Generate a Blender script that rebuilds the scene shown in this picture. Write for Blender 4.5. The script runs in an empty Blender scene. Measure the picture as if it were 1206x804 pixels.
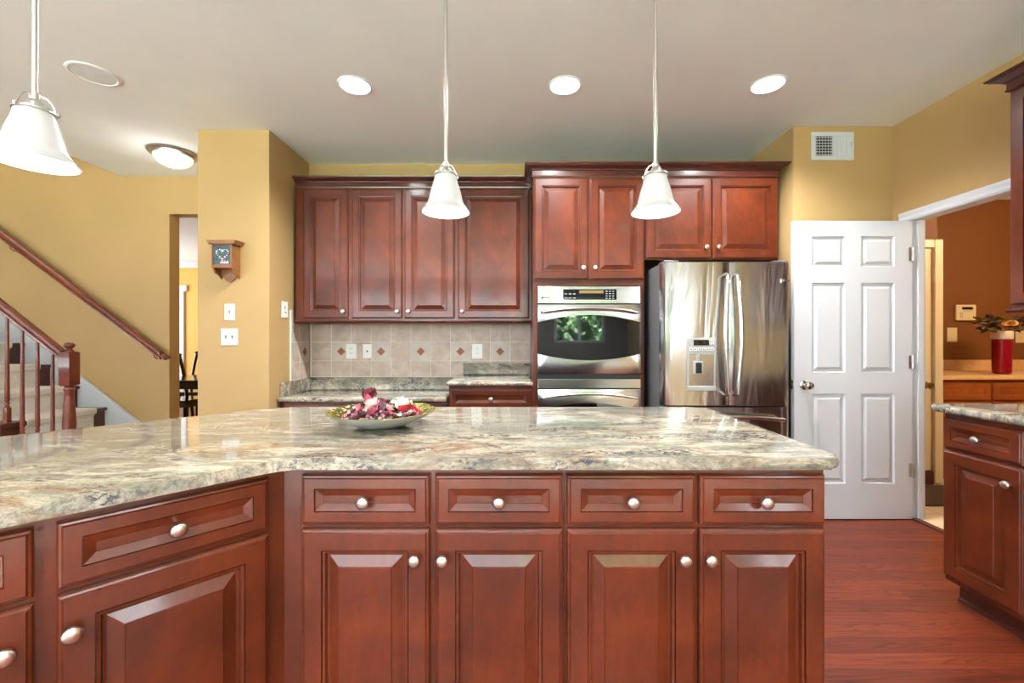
import bpy, bmesh, math, random
from mathutils import Vector, Matrix
R = math.radians
random.seed(7)
SC = bpy.context.scene
COL = SC.collection

# ------------------------------------------------------------------ camera
cam = bpy.data.cameras.new('camera')
cam.sensor_width = 36.0
cam.lens = 36.0 * 500 / 1206
cam.shift_x = -3 / 1206
cam.shift_y = -4 / 1206
cam.clip_start = 0.02
camo = bpy.data.objects.new('camera', cam)
camo.location = (0, 0, 1.23)
camo.rotation_euler = (R(90), 0, 0)
COL.objects.link(camo)
SC.camera = camo

# ------------------------------------------------------------------ view, world, daylight
SC.view_settings.view_transform = 'Standard'
SC.view_settings.look = 'None'
SC.view_settings.gamma = 1.0
SC.view_settings.use_curve_mapping = False
SC.view_settings.exposure = 0.8
SC.cycles.use_denoising = True
SC.cycles.max_bounces = 10
SC.cycles.diffuse_bounces = 6
SC.cycles.glossy_bounces = 5
SC.cycles.sample_clamp_indirect = 6.0
SC.cycles.caustics_reflective = False
SC.cycles.caustics_refractive = False

world = bpy.data.worlds.new('World')
SC.world = world
world.use_nodes = True
wn = world.node_tree.nodes
wn['Background'].inputs[0].default_value = (0.75, 0.87, 1.0, 1)
wn['Background'].inputs[1].default_value = 3.2

sun = bpy.data.lights.new('sun', 'SUN')
sun.energy = 150.0
sun.angle = R(1)
suno = bpy.data.objects.new('sun', sun)
suno.rotation_euler = (R(-48), 0, R(20))
COL.objects.link(suno)


def area(name, loc, rot, sx, sy, power, color=(1, 1, 1)):
    l = bpy.data.lights.new(name, 'AREA')
    l.shape = 'RECTANGLE'
    l.size, l.size_y = sx, sy
    l.energy = power
    l.color = color
    o = bpy.data.objects.new(name, l)
    o.location = loc
    o.rotation_euler = rot
    COL.objects.link(o)
    return o


def lamp(name, loc, power, color=(1, .93, .82), radius=.05, kind='POINT', spot=None):
    l = bpy.data.lights.new(name, kind)
    l.energy = power
    l.color = color
    l.shadow_soft_size = radius
    if kind == 'SPOT':
        l.spot_size = R(spot or 120)
        l.spot_blend = .8
    o = bpy.data.objects.new(name, l)
    o.location = loc
    COL.objects.link(o)
    return o


# area lamps added as daylight outside unseen windows and inside stairwell and dining room
DAY = (.93, .97, 1.0)
area('daylight_patio_window', (-1.95, -4.16, 1.68), (R(90), 0, 0), 4.4, 1.35, 75, DAY)
area('uplight_rear', (-1.95, -5.3, .3), (R(145), 0, 0), 4.6, 2.4, 680, DAY)  # lamp added to throw light up at the ceiling; no patio there
area('fill_side_window', (-7.16, -1.2, 1.68), (R(90), 0, R(-90)), 3.8, 1.3, 40, DAY)  # fill lamp added outside the unseen side window
area('uplight_side', (-8.3, -1.2, .5), (R(145), 0, R(-90)), 4.0, 2.4, 110, DAY)  # second added side lamp, tilted upwards to lift the ceiling
area('fill_right_window', (2.80, -2.3, 1.68), (R(90), 0, R(90)), 1.1, 1.25, 48, DAY)  # lamp added behind the right wall window for bevel highlights
area('fill_stair_hall', (-5.3, 3.5, 5.1), (0, 0, 0), 2.4, .7, 22, (1, .98, .95))  # added lamp under the stairwell ceiling, in place of an unseen upstairs window
area('daylight_dining', (-7.85, 6.2, 1.6), (R(90), 0, R(-90)), 2.5, 1.6, 62, (1, .99, .97))  # area lamp added inside the dining room; no window is built

# ------------------------------------------------------------------ node helpers
def new_mat(name):
    m = bpy.data.materials.new(name)
    m.use_nodes = True
    nt = m.node_tree
    return m, nt, nt.nodes['Principled BSDF']


def setp(b, **k):
    for n, v in k.items():
        n = {'color': 'Base Color', 'rough': 'Roughness', 'metal': 'Metallic', 'spec': 'Specular IOR Level',
             'coat': 'Coat Weight', 'coat_rough': 'Coat Roughness', 'emit': 'Emission Color', 'estr': 'Emission Strength',
             'trans': 'Transmission Weight', 'alpha': 'Alpha', 'aniso': 'Anisotropic'}[n]
        if isinstance(v, tuple) and len(v) == 3:
            v = (*v, 1)
        b.inputs[n].default_value = v


def srgb(r, g, b):
    f = lambda c: (c / 255 / 12.92) if c / 255 <= .04045 else ((c / 255 + .055) / 1.055) ** 2.4
    return (f(r), f(g), f(b))


def N(nt, kind, **k):
    n = nt.nodes.new(kind)
    for a, v in k.items():
        if a in ('inputs',):
            for i, x in v.items():
                n.inputs[i].default_value = x
        else:
            setattr(n, a, v)
    return n


def L(nt, a, ao, b, bi):
    nt.links.new(a.outputs[ao], b.inputs[bi])


def coords(nt, scale=(1, 1, 1), rot=(0, 0, 0), src='Object'):
    tc = N(nt, 'ShaderNodeTexCoord')
    mp = N(nt, 'ShaderNodeMapping')
    mp.inputs['Scale'].default_value = scale
    mp.inputs['Rotation'].default_value = rot
    L(nt, tc, src, mp, 0)
    return mp


def noise(nt, vec, scale, detail=4, rough=.55, dist=0.0):
    n = N(nt, 'ShaderNodeTexNoise')
    n.inputs['Scale'].default_value = scale
    n.inputs['Detail'].default_value = detail
    n.inputs['Roughness'].default_value = rough
    n.inputs['Distortion'].default_value = dist
    L(nt, vec, 0, n, 'Vector')
    return n


def ramp(nt, src, so, stops):
    r = N(nt, 'ShaderNodeValToRGB')
    e = r.color_ramp.elements
    while len(e) < len(stops):
        e.new(0.5)
    for el, (p, c) in zip(e, stops):
        el.position = p
        el.color = (*c, 1) if len(c) == 3 else c
    L(nt, src, so, r, 0)
    return r


def mix(nt, fac, a, b, mode='MIX'):
    """fac: float or (node,out); a,b: color tuple or (node,out)"""
    m = N(nt, 'ShaderNodeMix', data_type='RGBA', blend_type=mode)
    for idx, v in ((0, fac), (6, a), (7, b)):
        if isinstance(v, tuple) and hasattr(v[0], 'outputs'):
            nt.links.new(v[0].outputs[v[1]], m.inputs[idx])
        elif isinstance(v, tuple):
            m.inputs[idx].default_value = (*v, 1)
        else:
            m.inputs[idx].default_value = v
    return m


def bump(nt, b, src, so, strength=.1, dist=.01):
    bn = N(nt, 'ShaderNodeBump')
    bn.inputs['Strength'].default_value = strength
    bn.inputs['Distance'].default_value = dist
    L(nt, src, so, bn, 'Height')
    L(nt, bn, 0, b, 'Normal')


def plain(name, rgb, rough=.5, metal=0.0, **k):
    m, nt, b = new_mat(name)
    mp = coords(nt)
    n = noise(nt, mp, k.pop('nscale', 9), 3)
    v = k.pop('var', .06)
    lo = tuple(c * (1 - v) for c in rgb)
    hi = tuple(min(1, c * (1 + v)) for c in rgb)
    r = ramp(nt, n, 0, [(.3, lo), (.7, hi)])
    L(nt, r, 0, b, 'Base Color')
    setp(b, rough=rough, metal=metal, **k)
    return m


def paint(name, rgb, rough=.6, bmp=.04):
    m, nt, b = new_mat(name)
    mp = coords(nt)
    n = noise(nt, mp, 2.0, 3)
    r = ramp(nt, n, 0, [(.3, tuple(c * .97 for c in rgb)), (.7, tuple(min(1, c * 1.03) for c in rgb))])
    L(nt, r, 0, b, 'Base Color')
    f = noise(nt, mp, 160, 2)
    bump(nt, b, f, 0, bmp, .002)
    setp(b, rough=rough, spec=.3)
    return m


def wood(name, dark, mid, light, rough=.34, grain=(6, 6, 1.2), coat=.42, blotch=3.0):
    m, nt, b = new_mat(name)
    mp = coords(nt, grain)
    g = noise(nt, mp, 9, 6, .6, .6)
    mp2 = coords(nt)
    bl = noise(nt, mp2, blotch, 4, .6, .3)
    fine = noise(nt, mp2, 55, 2, .6)
    base = ramp(nt, bl, 0, [(.3, dark), (.52, mid), (.74, light)])
    gr = ramp(nt, g, 0, [(.3, (.82, .78, .76)), (.65, (1.06, 1.04, 1.02))])
    c1 = mix(nt, 1.0, (base, 0), (gr, 0), 'MULTIPLY')
    fr = ramp(nt, fine, 0, [(.35, (.93, .92, .9)), (.65, (1.04, 1.04, 1.04))])
    c2 = mix(nt, 1.0, (c1, 2), (fr, 0), 'MULTIPLY')
    L(nt, c2, 2, b, 'Base Color')
    setp(b, rough=rough, spec=.3, coat=coat, coat_rough=.10)
    return m


M = {}
M['cherry'] = wood('cherry_wood', srgb(64, 25, 11), srgb(88, 36, 16), srgb(112, 50, 23))
M['cherry_dark'] = wood('cherry_moulding_wood', srgb(58, 24, 17), srgb(72, 30, 21), srgb(88, 39, 28))
M['stair_wood'] = wood('stair_rail_wood', srgb(92, 42, 26), srgb(118, 57, 35), srgb(142, 74, 46), grain=(1.5, 6, 6))
M['newel_wood'] = wood('newel_wood', srgb(92, 42, 32), srgb(114, 56, 42), srgb(134, 70, 54))
M['stair_dark'] = wood('stair_tread_wood', srgb(64, 26, 22), srgb(82, 34, 28), srgb(98, 44, 34), grain=(2, 6, 6))
M['oak'] = wood('laundry_oak', srgb(130, 62, 22), srgb(150, 76, 28), srgb(166, 90, 38), rough=.4)
M['clock_wood'] = wood('clock_pine', srgb(124, 78, 42), srgb(146, 98, 58), srgb(166, 118, 74), rough=.45)
M['black_wood'] = wood('ebony_wood', srgb(20, 15, 14), srgb(30, 23, 21), srgb(42, 33, 30), rough=.14)
M['wall'] = paint('tan_wall_paint', srgb(183, 152, 103))
M['wall_greige'] = paint('greige_wall_paint', srgb(128, 121, 114))
M['wall_brown'] = paint('brown_wall_paint', srgb(122, 72, 30))
M['wall_gold'] = paint('gold_wall_paint', srgb(222, 178, 96))
M['ceiling'] = paint('white_ceiling_paint', srgb(241, 249, 254), .8)
M['white'] = paint('white_trim_paint', srgb(210, 213, 218), .35, .01)
M['cream'] = paint('cream_trim_paint', srgb(226, 204, 160), .35, .01)
M['plate'] = plain('white_plastic', srgb(240, 240, 236), .35, var=.01)
M['almond'] = plain('almond_plastic', srgb(226, 200, 150), .4, var=.02)
M['dark_slot'] = plain('dark_slot', srgb(60, 58, 56), .6)
M['grey_mark'] = plain('grey_marking', srgb(150, 150, 152), .5)
M['nickel'] = plain('brushed_nickel', (.62, .6, .57), .3, 1.0)
M['chrome'] = plain('polished_steel', (.72, .71, .69), .16, 1.0)
M['bronze'] = plain('antique_brass', (.3, .2, .1), .28, 1.0)
M['black_gloss'] = plain('black_glass', (.006, .007, .008), .03, spec=.5)
M['black'] = plain('black_plastic', (.012, .012, .013), .4)
M['grey_plastic'] = plain('grey_plastic', srgb(176, 176, 172), .4)
M['fridge_side'] = plain('grey_enamel', srgb(96, 95, 96), .35)
M['grout'] = plain('pale_grout', srgb(232, 226, 217), .8)
M['diamond'] = plain('rust_glass_tile', srgb(150, 84, 34), .5, var=.2, nscale=40)
M['speaker_grille'] = plain('speaker_mesh', srgb(228, 236, 242), .8)
M['red_glaze'] = plain('red_glazed_ceramic', srgb(140, 12, 26), .2, var=.2, nscale=30)
M['white_glaze'] = plain('white_glazed_ceramic', srgb(232, 214, 190), .3)
M['leaf_dark'] = plain('dried_leaf', srgb(70, 46, 26), .7, var=.4, nscale=30)
M['leaf_olive'] = plain('olive_leaf', srgb(112, 86, 34), .7, var=.3, nscale=30)
M['rose'] = plain('tan_rose_petals', srgb(226, 170, 96), .7, var=.15, nscale=20)
M['maroon_petal'] = plain('maroon_petals', srgb(104, 30, 46), .7, var=.3, nscale=40)
M['pink_petal'] = plain('pink_petals', srgb(206, 92, 116), .7, var=.3, nscale=40)
M['pale_petal'] = plain('pale_pink_petals', srgb(236, 196, 184), .7, var=.15, nscale=40)
M['cream_petal'] = plain('cream_petals', srgb(244, 236, 222), .7, var=.06, nscale=40)
M['plum_petal'] = plain('plum_petals', srgb(122, 88, 106), .7, var=.35, nscale=60)
M['red_petal'] = plain('red_petals', srgb(168, 32, 46), .7, var=.25, nscale=40)
M['seed'] = plain('dark_seed_husks', srgb(54, 44, 46), .7, var=.5, nscale=60)
M['bark'] = plain('tree_bark', srgb(84, 66, 50), .9, var=.3)
M['grass'] = plain('lawn_grass', srgb(70, 100, 44), .9, var=.3, nscale=20)


def mk_carpet(lo=srgb(204, 200, 194), hi=srgb(236, 233, 228)):
    m, nt, b = new_mat('beige_carpet')
    mp = coords(nt)
    n = noise(nt, mp, 120, 4, .7)
    r = ramp(nt, n, 0, [(.3, lo), (.7, hi)])
    L(nt, r, 0, b, 'Base Color')
    bump(nt, b, n, 0, .5, .01)
    setp(b, rough=.95, spec=.1)
    return m


def mk_leaf():
    m, nt, b = new_mat('green_leaves')
    mp = coords(nt)
    n = noise(nt, mp, 3, 4, .7)
    r = ramp(nt, n, 0, [(.3, srgb(84, 128, 78)), (.55, srgb(136, 172, 122)), (.75, srgb(190, 210, 178))])
    L(nt, r, 0, b, 'Base Color')
    setp(b, rough=.7)
    return m


def mk_granite():
    m, nt, b = new_mat('granite')
    rz = R(-12)
    mp = coords(nt, (1.3, 4.0, 2.6), (0, 0, rz))
    warp = noise(nt, mp, 1.3, 3, .5)
    add = N(nt, 'ShaderNodeMixRGB', blend_type='LINEAR_LIGHT')
    add.inputs[0].default_value = .30
    L(nt, mp, 0, add, 1)
    L(nt, warp, 1, add, 2)
    flow = noise(nt, add, 4.2, 12, .78, .3)
    base = ramp(nt, flow, 0, [(.32, srgb(82, 82, 76)), (.41, srgb(118, 116, 105)), (.475, srgb(142, 137, 123)),
                              (.52, srgb(170, 161, 145)), (.58, srgb(194, 184, 165)), (.70, srgb(164, 142, 116))])
    # olive-grey broad drifts
    drift = noise(nt, add, 1.2, 3, .5)
    dr = ramp(nt, drift, 0, [(.47, (0, 0, 0)), (.62, (.55, .55, .55))])
    c1 = mix(nt, (dr, 0), (base, 0), srgb(132, 131, 119))
    # tan veins
    vein = noise(nt, add, 1.4, 4, .6, .4)
    vr = ramp(nt, vein, 0, [(.45, (0, 0, 0)), (.495, (1, 1, 1)), (.54, (0, 0, 0))])
    vm = noise(nt, mp, .9, 2)
    vmr = ramp(nt, vm, 0, [(.48, (0, 0, 0)), (.66, (.8, .8, .8))])
    vfac = mix(nt, 1.0, (vr, 0), (vmr, 0), 'MULTIPLY')
    c2 = mix(nt, (vfac, 2), (c1, 2), srgb(138, 98, 66))
    # crystalline grain
    mp3 = coords(nt, (1, 1.8, 1.5), (0, 0, rz))
    grain = noise(nt, mp3, 70, 5, .75)
    gr = ramp(nt, grain, 0, [(.34, (.50, .50, .50)), (.46, (.88, .88, .87)), (.56, (1.0, .99, .97)), (.68, (1.1, 1.08, 1.05))])
    c3 = mix(nt, .9, (c2, 2), (gr, 0), 'MULTIPLY')
    # dark blue-grey flecks in clusters
    fl = noise(nt, mp3, 62, 3, .6, .4)
    flr = ramp(nt, fl, 0, [(.50, (0, 0, 0)), (.56, (1, 1, 1))])
    clus = noise(nt, add, 3.0, 4, .65)
    clr = ramp(nt, clus, 0, [(.50, (0, 0, 0)), (.60, (.9, .9, .9))])
    ff = mix(nt, 1.0, (flr, 0), (clr, 0), 'MULTIPLY')
    c4 = mix(nt, (ff, 2), (c3, 2), srgb(54, 60, 72))
    # thin dark threads
    th = noise(nt, add, 8.5, 7, .75, .6)
    thr = ramp(nt, th, 0, [(.478, (0, 0, 0)), (.5, (.9, .9, .9)), (.522, (0, 0, 0))])
    tm = noise(nt, mp, 2.3, 4)
    tmr = ramp(nt, tm, 0, [(.47, (0, 0, 0)), (.56, (.85, .85, .85))])
    tf = mix(nt, 1.0, (thr, 0), (tmr, 0), 'MULTIPLY')
    c5 = mix(nt, (tf, 2), (c4, 2), srgb(62, 59, 56))
    L(nt, c5, 2, b, 'Base Color')
    setp(b, rough=.07, spec=.45)
    return m


def mk_steel(name, horizontal=False, wavy=0.0):
    m, nt, b = new_mat(name)
    mp = coords(nt, (3, 3, 400) if horizontal else (400, 3, 3))
    n = noise(nt, mp, 1.0, 2)
    r = ramp(nt, n, 0, [(.3, (.46, .45, .44)), (.7, (.53, .52, .51))])
    L(nt, r, 0, b, 'Base Color')
    setp(b, metal=1.0, rough=.2)
    if wavy:
        mp2 = coords(nt, (4.2, 1, .8))
        w = noise(nt, mp2, 1.2, 3, .5, .8)
        bump(nt, b, w, 0, wavy, .03)
    return m


def mk_floor():
    m, nt, b = new_mat('red_oak_floor')
    mp = coords(nt)
    br = N(nt, 'ShaderNodeTexBrick')
    br.offset = .37
    br.offset_frequency = 3
    br.inputs['Scale'].default_value = 1.0
    br.inputs['Mortar Size'].default_value = .0012
    br.inputs['Brick Width'].default_value = 1.15
    br.inputs['Row Height'].default_value = .083
    br.inputs['Color1'].default_value = (*srgb(94, 39, 24), 1)
    br.inputs['Color2'].default_value = (*srgb(122, 54, 33), 1)
    br.inputs['Mortar'].default_value = (*srgb(62, 20, 12), 1)
    L(nt, mp, 0, br, 'Vector')
    # cathedral grain, different for each plank
    off = N(nt, 'ShaderNodeVectorMath', operation='MULTIPLY_ADD')
    L(nt, br, 'Color', off, 0)
    off.inputs[1].default_value = (37, 19, 11)
    mp2 = coords(nt, (.55, 9, 1))
    L(nt, mp2, 0, off, 2)
    wv = N(nt, 'ShaderNodeTexNoise')
    wv.inputs['Scale'].default_value = 1.6
    wv.inputs['Detail'].default_value = 1.5
    wv.inputs['Roughness'].default_value = .4
    wv.inputs['Distortion'].default_value = .5
    L(nt, off, 0, wv, 'Vector')
    mul = N(nt, 'ShaderNodeMath', operation='MULTIPLY')
    L(nt, wv, 0, mul, 0)
    mul.inputs[1].default_value = 18
    fr_ = N(nt, 'ShaderNodeMath', operation='FRACT')
    L(nt, mul, 0, fr_, 0)
    wr = ramp(nt, fr_, 0, [(.0, (.38, .32, .30)), (.12, (.62, .56, .54)), (.35, (1, 1, 1)), (.85, (1.1, 1.09, 1.07)), (1.0, (.8, .75, .73))])
    mp3 = coords(nt, (3, 60, 1))
    fn = noise(nt, mp3, 1.2, 5, .65)
    fr = ramp(nt, fn, 0, [(.36, (.66, .62, .6)), (.62, (1.14, 1.13, 1.12))])
    c1 = mix(nt, .85, (br, 0), (wr, 0), 'MULTIPLY')
    c2 = mix(nt, .8, (c1, 2), (fr, 0), 'MULTIPLY')
    L(nt, c2, 2, b, 'Base Color')
    setp(b, rough=.32, spec=.3)
    return m


def mk_tile():
    m, nt, b = new_mat('tumbled_stone_tile')
    mp = coords(nt)
    n = noise(nt, mp, 9, 6, .65, .3)
    r = ramp(nt, n, 0, [(.3, srgb(168, 148, 132)), (.5, srgb(190, 171, 155)), (.7, srgb(206, 191, 177))])
    L(nt, r, 0, b, 'Base Color')
    bump(nt, b, n, 0, .15, .004)
    setp(b, rough=.45)
    return m


def mk_tile_pale():
    m, nt, b = new_mat('pale_accent_tile')
    mp = coords(nt)
    n = noise(nt, mp, 12, 5, .6)
    r = ramp(nt, n, 0, [(.3, srgb(188, 177, 164)), (.7, srgb(205, 196, 185))])
    L(nt, r, 0, b, 'Base Color')
    setp(b, rough=.45)
    return m


def mk_floor_tile():
    m, nt, b = new_mat('cream_floor_tile')
    mp = coords(nt)
    br = N(nt, 'ShaderNodeTexBrick')
    br.offset = 0
    br.inputs['Scale'].default_value = 1
    br.inputs['Mortar Size'].default_value = .004
    br.inputs['Brick Width'].default_value = .33
    br.inputs['Row Height'].default_value = .33
    br.inputs['Color1'].default_value = (*srgb(226, 206, 172), 1)
    br.inputs['Color2'].default_value = (*srgb(218, 196, 160), 1)
    br.inputs['Mortar'].default_value = (*srgb(170, 150, 120), 1)
    L(nt, mp, 0, br, 'Vector')
    L(nt, br, 0, b, 'Base Color')
    setp(b, rough=.35)
    return m


def mk_laminate():
    m, nt, b = new_mat('tan_laminate')
    mp = coords(nt)
    n = noise(nt, mp, 30, 5, .7)
    r = ramp(nt, n, 0, [(.3, srgb(212, 162, 100)), (.7, srgb(230, 184, 124))])
    L(nt, r, 0, b, 'Base Color')
    setp(b, rough=.35)
    return m


def mk_glow(name, rgb, strength):
    m, nt, b = new_mat(name)
    setp(b, color=(.6, .6, .59), rough=.3, emit=rgb, estr=strength)
    return m


def mk_shade():
    """frosted alabaster glass of a lit lamp: brightest round the bulb"""
    m, nt, b = new_mat('frosted_lamp_glass')
    tc = N(nt, 'ShaderNodeTexCoord')
    ln = N(nt, 'ShaderNodeVectorMath', operation='DISTANCE')
    L(nt, tc, 'Object', ln, 0)
    ln.inputs[1].default_value = (0, 0, .055)
    r = N(nt, 'ShaderNodeMapRange')
    r.inputs['From Min'].default_value = .04
    r.inputs['From Max'].default_value = .11
    r.inputs['To Min'].default_value = .16
    r.inputs['To Max'].default_value = .0
    L(nt, ln, 'Value', r, 0)
    L(nt, r, 0, b, 'Emission Strength')
    setp(b, color=(.44, .44, .435), rough=.25, emit=(1, .985, .955))
    return m


def mk_glass():
    m = bpy.data.materials.new('window_glass')
    m.use_nodes = True
    nt = m.node_tree
    nt.nodes.remove(nt.nodes['Principled BSDF'])
    t = N(nt, 'ShaderNodeBsdfTransparent')
    g = N(nt, 'ShaderNodeBsdfGlossy')
    g.inputs['Roughness'].default_value = .02
    mx = N(nt, 'ShaderNodeMixShader')
    mx.inputs[0].default_value = .06
    L(nt, t, 0, mx, 1)
    L(nt, g, 0, mx, 2)
    L(nt, mx, 0, nt.nodes['Material Output'], 0)
    return m


def mk_bowl_in():
    m, nt, b = new_mat('gold_green_foil_glaze')
    mp = coords(nt)
    v = N(nt, 'ShaderNodeTexVoronoi')
    v.inputs['Scale'].default_value = 60
    L(nt, mp, 0, v, 'Vector')
    r = ramp(nt, v, 1, [(.0, srgb(72, 70, 20)), (.5, srgb(122, 112, 44)), (1, srgb(196, 182, 104))])
    L(nt, r, 0, b, 'Base Color')
    bump(nt, b, v, 0, .6, .01)
    setp(b, rough=.25, metal=.6)
    return m


def mk_bowl_out():
    m, nt, b = new_mat('hammered_silver')
    mp = coords(nt)
    v = N(nt, 'ShaderNodeTexVoronoi')
    v.inputs['Scale'].default_value = 45
    L(nt, mp, 0, v, 'Vector')
    bump(nt, b, v, 0, .25, .006)
    setp(b, color=srgb(206, 208, 202), rough=.38, metal=.25)
    return m


def mk_dial():
    m, nt, b = new_mat('slate_blue_panel')
    mp = coords(nt)
    n = noise(nt, mp, 40, 4)
    r = ramp(nt, n, 0, [(.35, srgb(44, 62, 70)), (.65, srgb(66, 86, 92))])
    L(nt, r, 0, b, 'Base Color')
    setp(b, rough=.25)
    return m


def mk_rug():
    m, nt, b = new_mat('dark_ribbed_mat')
    mp = coords(nt)
    wv = N(nt, 'ShaderNodeTexWave', wave_type='BANDS', bands_direction='Y')
    wv.inputs['Scale'].default_value = 9
    L(nt, mp, 0, wv, 'Vector')
    r = ramp(nt, wv, 0, [(.2, srgb(54, 34, 22)), (.8, srgb(84, 54, 34))])
    L(nt, r, 0, b, 'Base Color')
    setp(b, rough=.9)
    return m


M['carpet'] = mk_carpet()
M['bounce_carpet'] = mk_carpet(srgb(206, 202, 196), srgb(226, 223, 218))
M['leaf'] = mk_leaf()
M['granite'] = mk_granite()
M['steel'] = mk_steel('brushed_steel', True)
M['steel_door'] = mk_steel('fridge_steel', False, .34)
M['floor'] = mk_floor()
M['tile'] = mk_tile()
M['tile_pale'] = mk_tile_pale()
M['floor_tile'] = mk_floor_tile()
M['laminate'] = mk_laminate()
M['bulb_glow'] = mk_glow('lamp_glow', (1, .97, .92), 6)
M['display_glow'] = plain('display_amber', srgb(96, 74, 40), .3, emit=(.9, .6, .2), estr=.12)
M['shade'] = mk_shade()
M['glass'] = mk_glass()
M['bowl_in'] = mk_bowl_in()
M['bowl_out'] = mk_bowl_out()
M['dial'] = mk_dial()
M['mat'] = mk_rug()


# ------------------------------------------------------------------ mesh helpers
class B:
    """collects shapes into one mesh"""
    def __init__(self):
        self.bm = bmesh.new()

    def _face(self, vs, mi=0):
        try:
            f = self.bm.faces.new(vs)
            f.material_index = mi
            return f
        except ValueError:
            return None

    def box(self, x0, x1, y0, y1, z0, z1, bev=0.0, mi=0, seg=2):
        v = [self.bm.verts.new(p) for p in ((x0, y0, z0), (x1, y0, z0), (x1, y1, z0), (x0, y1, z0),
                                            (x0, y0, z1), (x1, y0, z1), (x1, y1, z1), (x0, y1, z1))]
        fs = [self._face([v[i] for i in q], mi) for q in ((3, 2, 1, 0), (4, 5, 6, 7), (0, 1, 5, 4), (1, 2, 6, 5), (2, 3, 7, 6), (3, 0, 4, 7))]
        if bev:
            es = list({e for f in fs for e in f.edges})
            r = bmesh.ops.bevel(self.bm, geom=es, offset=bev, segments=seg, affect='EDGES', profile=.5)
            for f in r['faces']:
                f.material_index = mi
        return self

    def obox(self, p0, p1, w, h, bev=0.0, mi=0, up=(0, 0, 1)):
        """bar of section w x h from p0 to p1"""
        p0, p1, up = Vector(p0), Vector(p1), Vector(up)
        d = (p1 - p0).normalized()
        s = d.cross(up).normalized()
        u = s.cross(d).normalized()
        v = []
        for p in (p0, p1):
            for a, c in ((-1, -1), (1, -1), (1, 1), (-1, 1)):
                v.append(self.bm.verts.new(p + s * a * w / 2 + u * c * h / 2))
        fs = [self._face([v[i] for i in q], mi) for q in ((3, 2, 1, 0), (4, 5, 6, 7), (0, 1, 5, 4), (1, 2, 6, 5), (2, 3, 7, 6), (3, 0, 4, 7))]
        if bev:
            es = list({e for f in fs for e in f.edges})
            bmesh.ops.bevel(self.bm, geom=es, offset=bev, segments=2, affect='EDGES')
        return self

    def lathe(self, prof, c=(0, 0, 0), axis='z', seg=32, mi=0, mifn=None):
        """prof: list of (r, h). axis z: h up; axis -y: h towards -y; x: h towards +x; -x"""
        c = Vector(c)
        def P(r, h, a):
            x, y = r * math.cos(a), r * math.sin(a)
            if axis == 'z': q = (x, y, h)
            elif axis == '-y': q = (x, -h, y)
            elif axis == 'x': q = (h, x, y)
            elif axis == '-x': q = (-h, -x, y)
            return c + Vector(q)
        rings = []
        for r, h in prof:
            if r < 1e-6:
                rings.append([self.bm.verts.new(P(0, h, 0))])
            else:
                rings.append([self.bm.verts.new(P(r, h, 2 * math.pi * k / seg)) for k in range(seg)])
        for i in range(len(rings) - 1):
            a, b = rings[i], rings[i + 1]
            m_ = mifn(i) if mifn else mi
            for k in range(seg):
                k2 = (k + 1) % seg
                if len(a) == 1 and len(b) == 1: continue
                if len(a) == 1: self._face([a[0], b[k2], b[k]][::-1], m_)
                elif len(b) == 1: self._face([a[k], a[k2], b[0]], m_)
                else: self._face([a[k], a[k2], b[k2], b[k]], m_)
        return self

    def tube(self, pts, r, seg=10, mi=0, cap=True, flat=1.0):
        pts = [Vector(p) for p in pts]
        rs = r if isinstance(r, (list, tuple)) else [r] * len(pts)
        prev = None
        rings = []
        for i, p in enumerate(pts):
            d = (pts[min(i + 1, len(pts) - 1)] - pts[max(i - 1, 0)]).normalized()
            if prev is None:
                n = d.orthogonal().normalized()
            else:
                n = (prev - d * prev.dot(d))
                n = n.normalized() if n.length > 1e-6 else d.orthogonal().normalized()
            prev = n
            b = d.cross(n)
            rings.append([self.bm.verts.new(p + rs[i] * (n * math.cos(2 * math.pi * k / seg) + b * flat * math.sin(2 * math.pi * k / seg))) for k in range(seg)])
        for a, c in zip(rings, rings[1:]):
            for k in range(seg):
                self._face([a[k], a[(k + 1) % seg], c[(k + 1) % seg], c[k]], mi)
        if cap:
            self._face(rings[0][::-1], mi)
            self._face(rings[-1], mi)
        return self

    def prism(self, poly, h0, h1, plane='xy', bev=0.0, mi=0, seg=3):
        """extrude polygon; plane xy -> along z, xz -> along y, yz -> along x"""
        f = {'xy': lambda a, b, h: (a, b, h), 'xz': lambda a, b, h: (a, h, b), 'yz': lambda a, b, h: (h, a, b)}[plane]
        lo = [self.bm.verts.new(f(a, b, h0)) for a, b in poly]
        hi = [self.bm.verts.new(f(a, b, h1)) for a, b in poly]
        n = len(poly)
        fs = [self._face(lo[::-1], mi), self._face(hi, mi)]
        for k in range(n):
            fs.append(self._face([lo[k], lo[(k + 1) % n], hi[(k + 1) % n], hi[k]], mi))
        if bev:
            es = list(set(fs[0].edges) | set(fs[1].edges))
            bmesh.ops.bevel(self.bm, geom=es, offset=bev, segments=seg, affect='EDGES', profile=.5)
        return self

    def nest(self, x0, x1, z0, z1, rings, mi=0, back=0.0):
        """nested rectangles facing -y: rings = [(inset, y)]; closed behind at y=back"""
        vs = []
        for ins, y in [(0, back)] + rings:
            vs.append([self.bm.verts.new(p) for p in ((x0 + ins, y, z0 + ins), (x1 - ins, y, z0 + ins), (x1 - ins, y, z1 - ins), (x0 + ins, y, z1 - ins))])
        self._face(vs[0][::-1], mi)
        for a, c in zip(vs, vs[1:]):
            for k in range(4):
                self._face([a[k], a[(k + 1) % 4], c[(k + 1) % 4], c[k]], mi)
        self._face(vs[-1], mi)
        return self

    def quad(self, a, b, c, d, mi=0):
        self._face([self.bm.verts.new(p) for p in (a, b, c, d)], mi)
        return self

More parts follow.
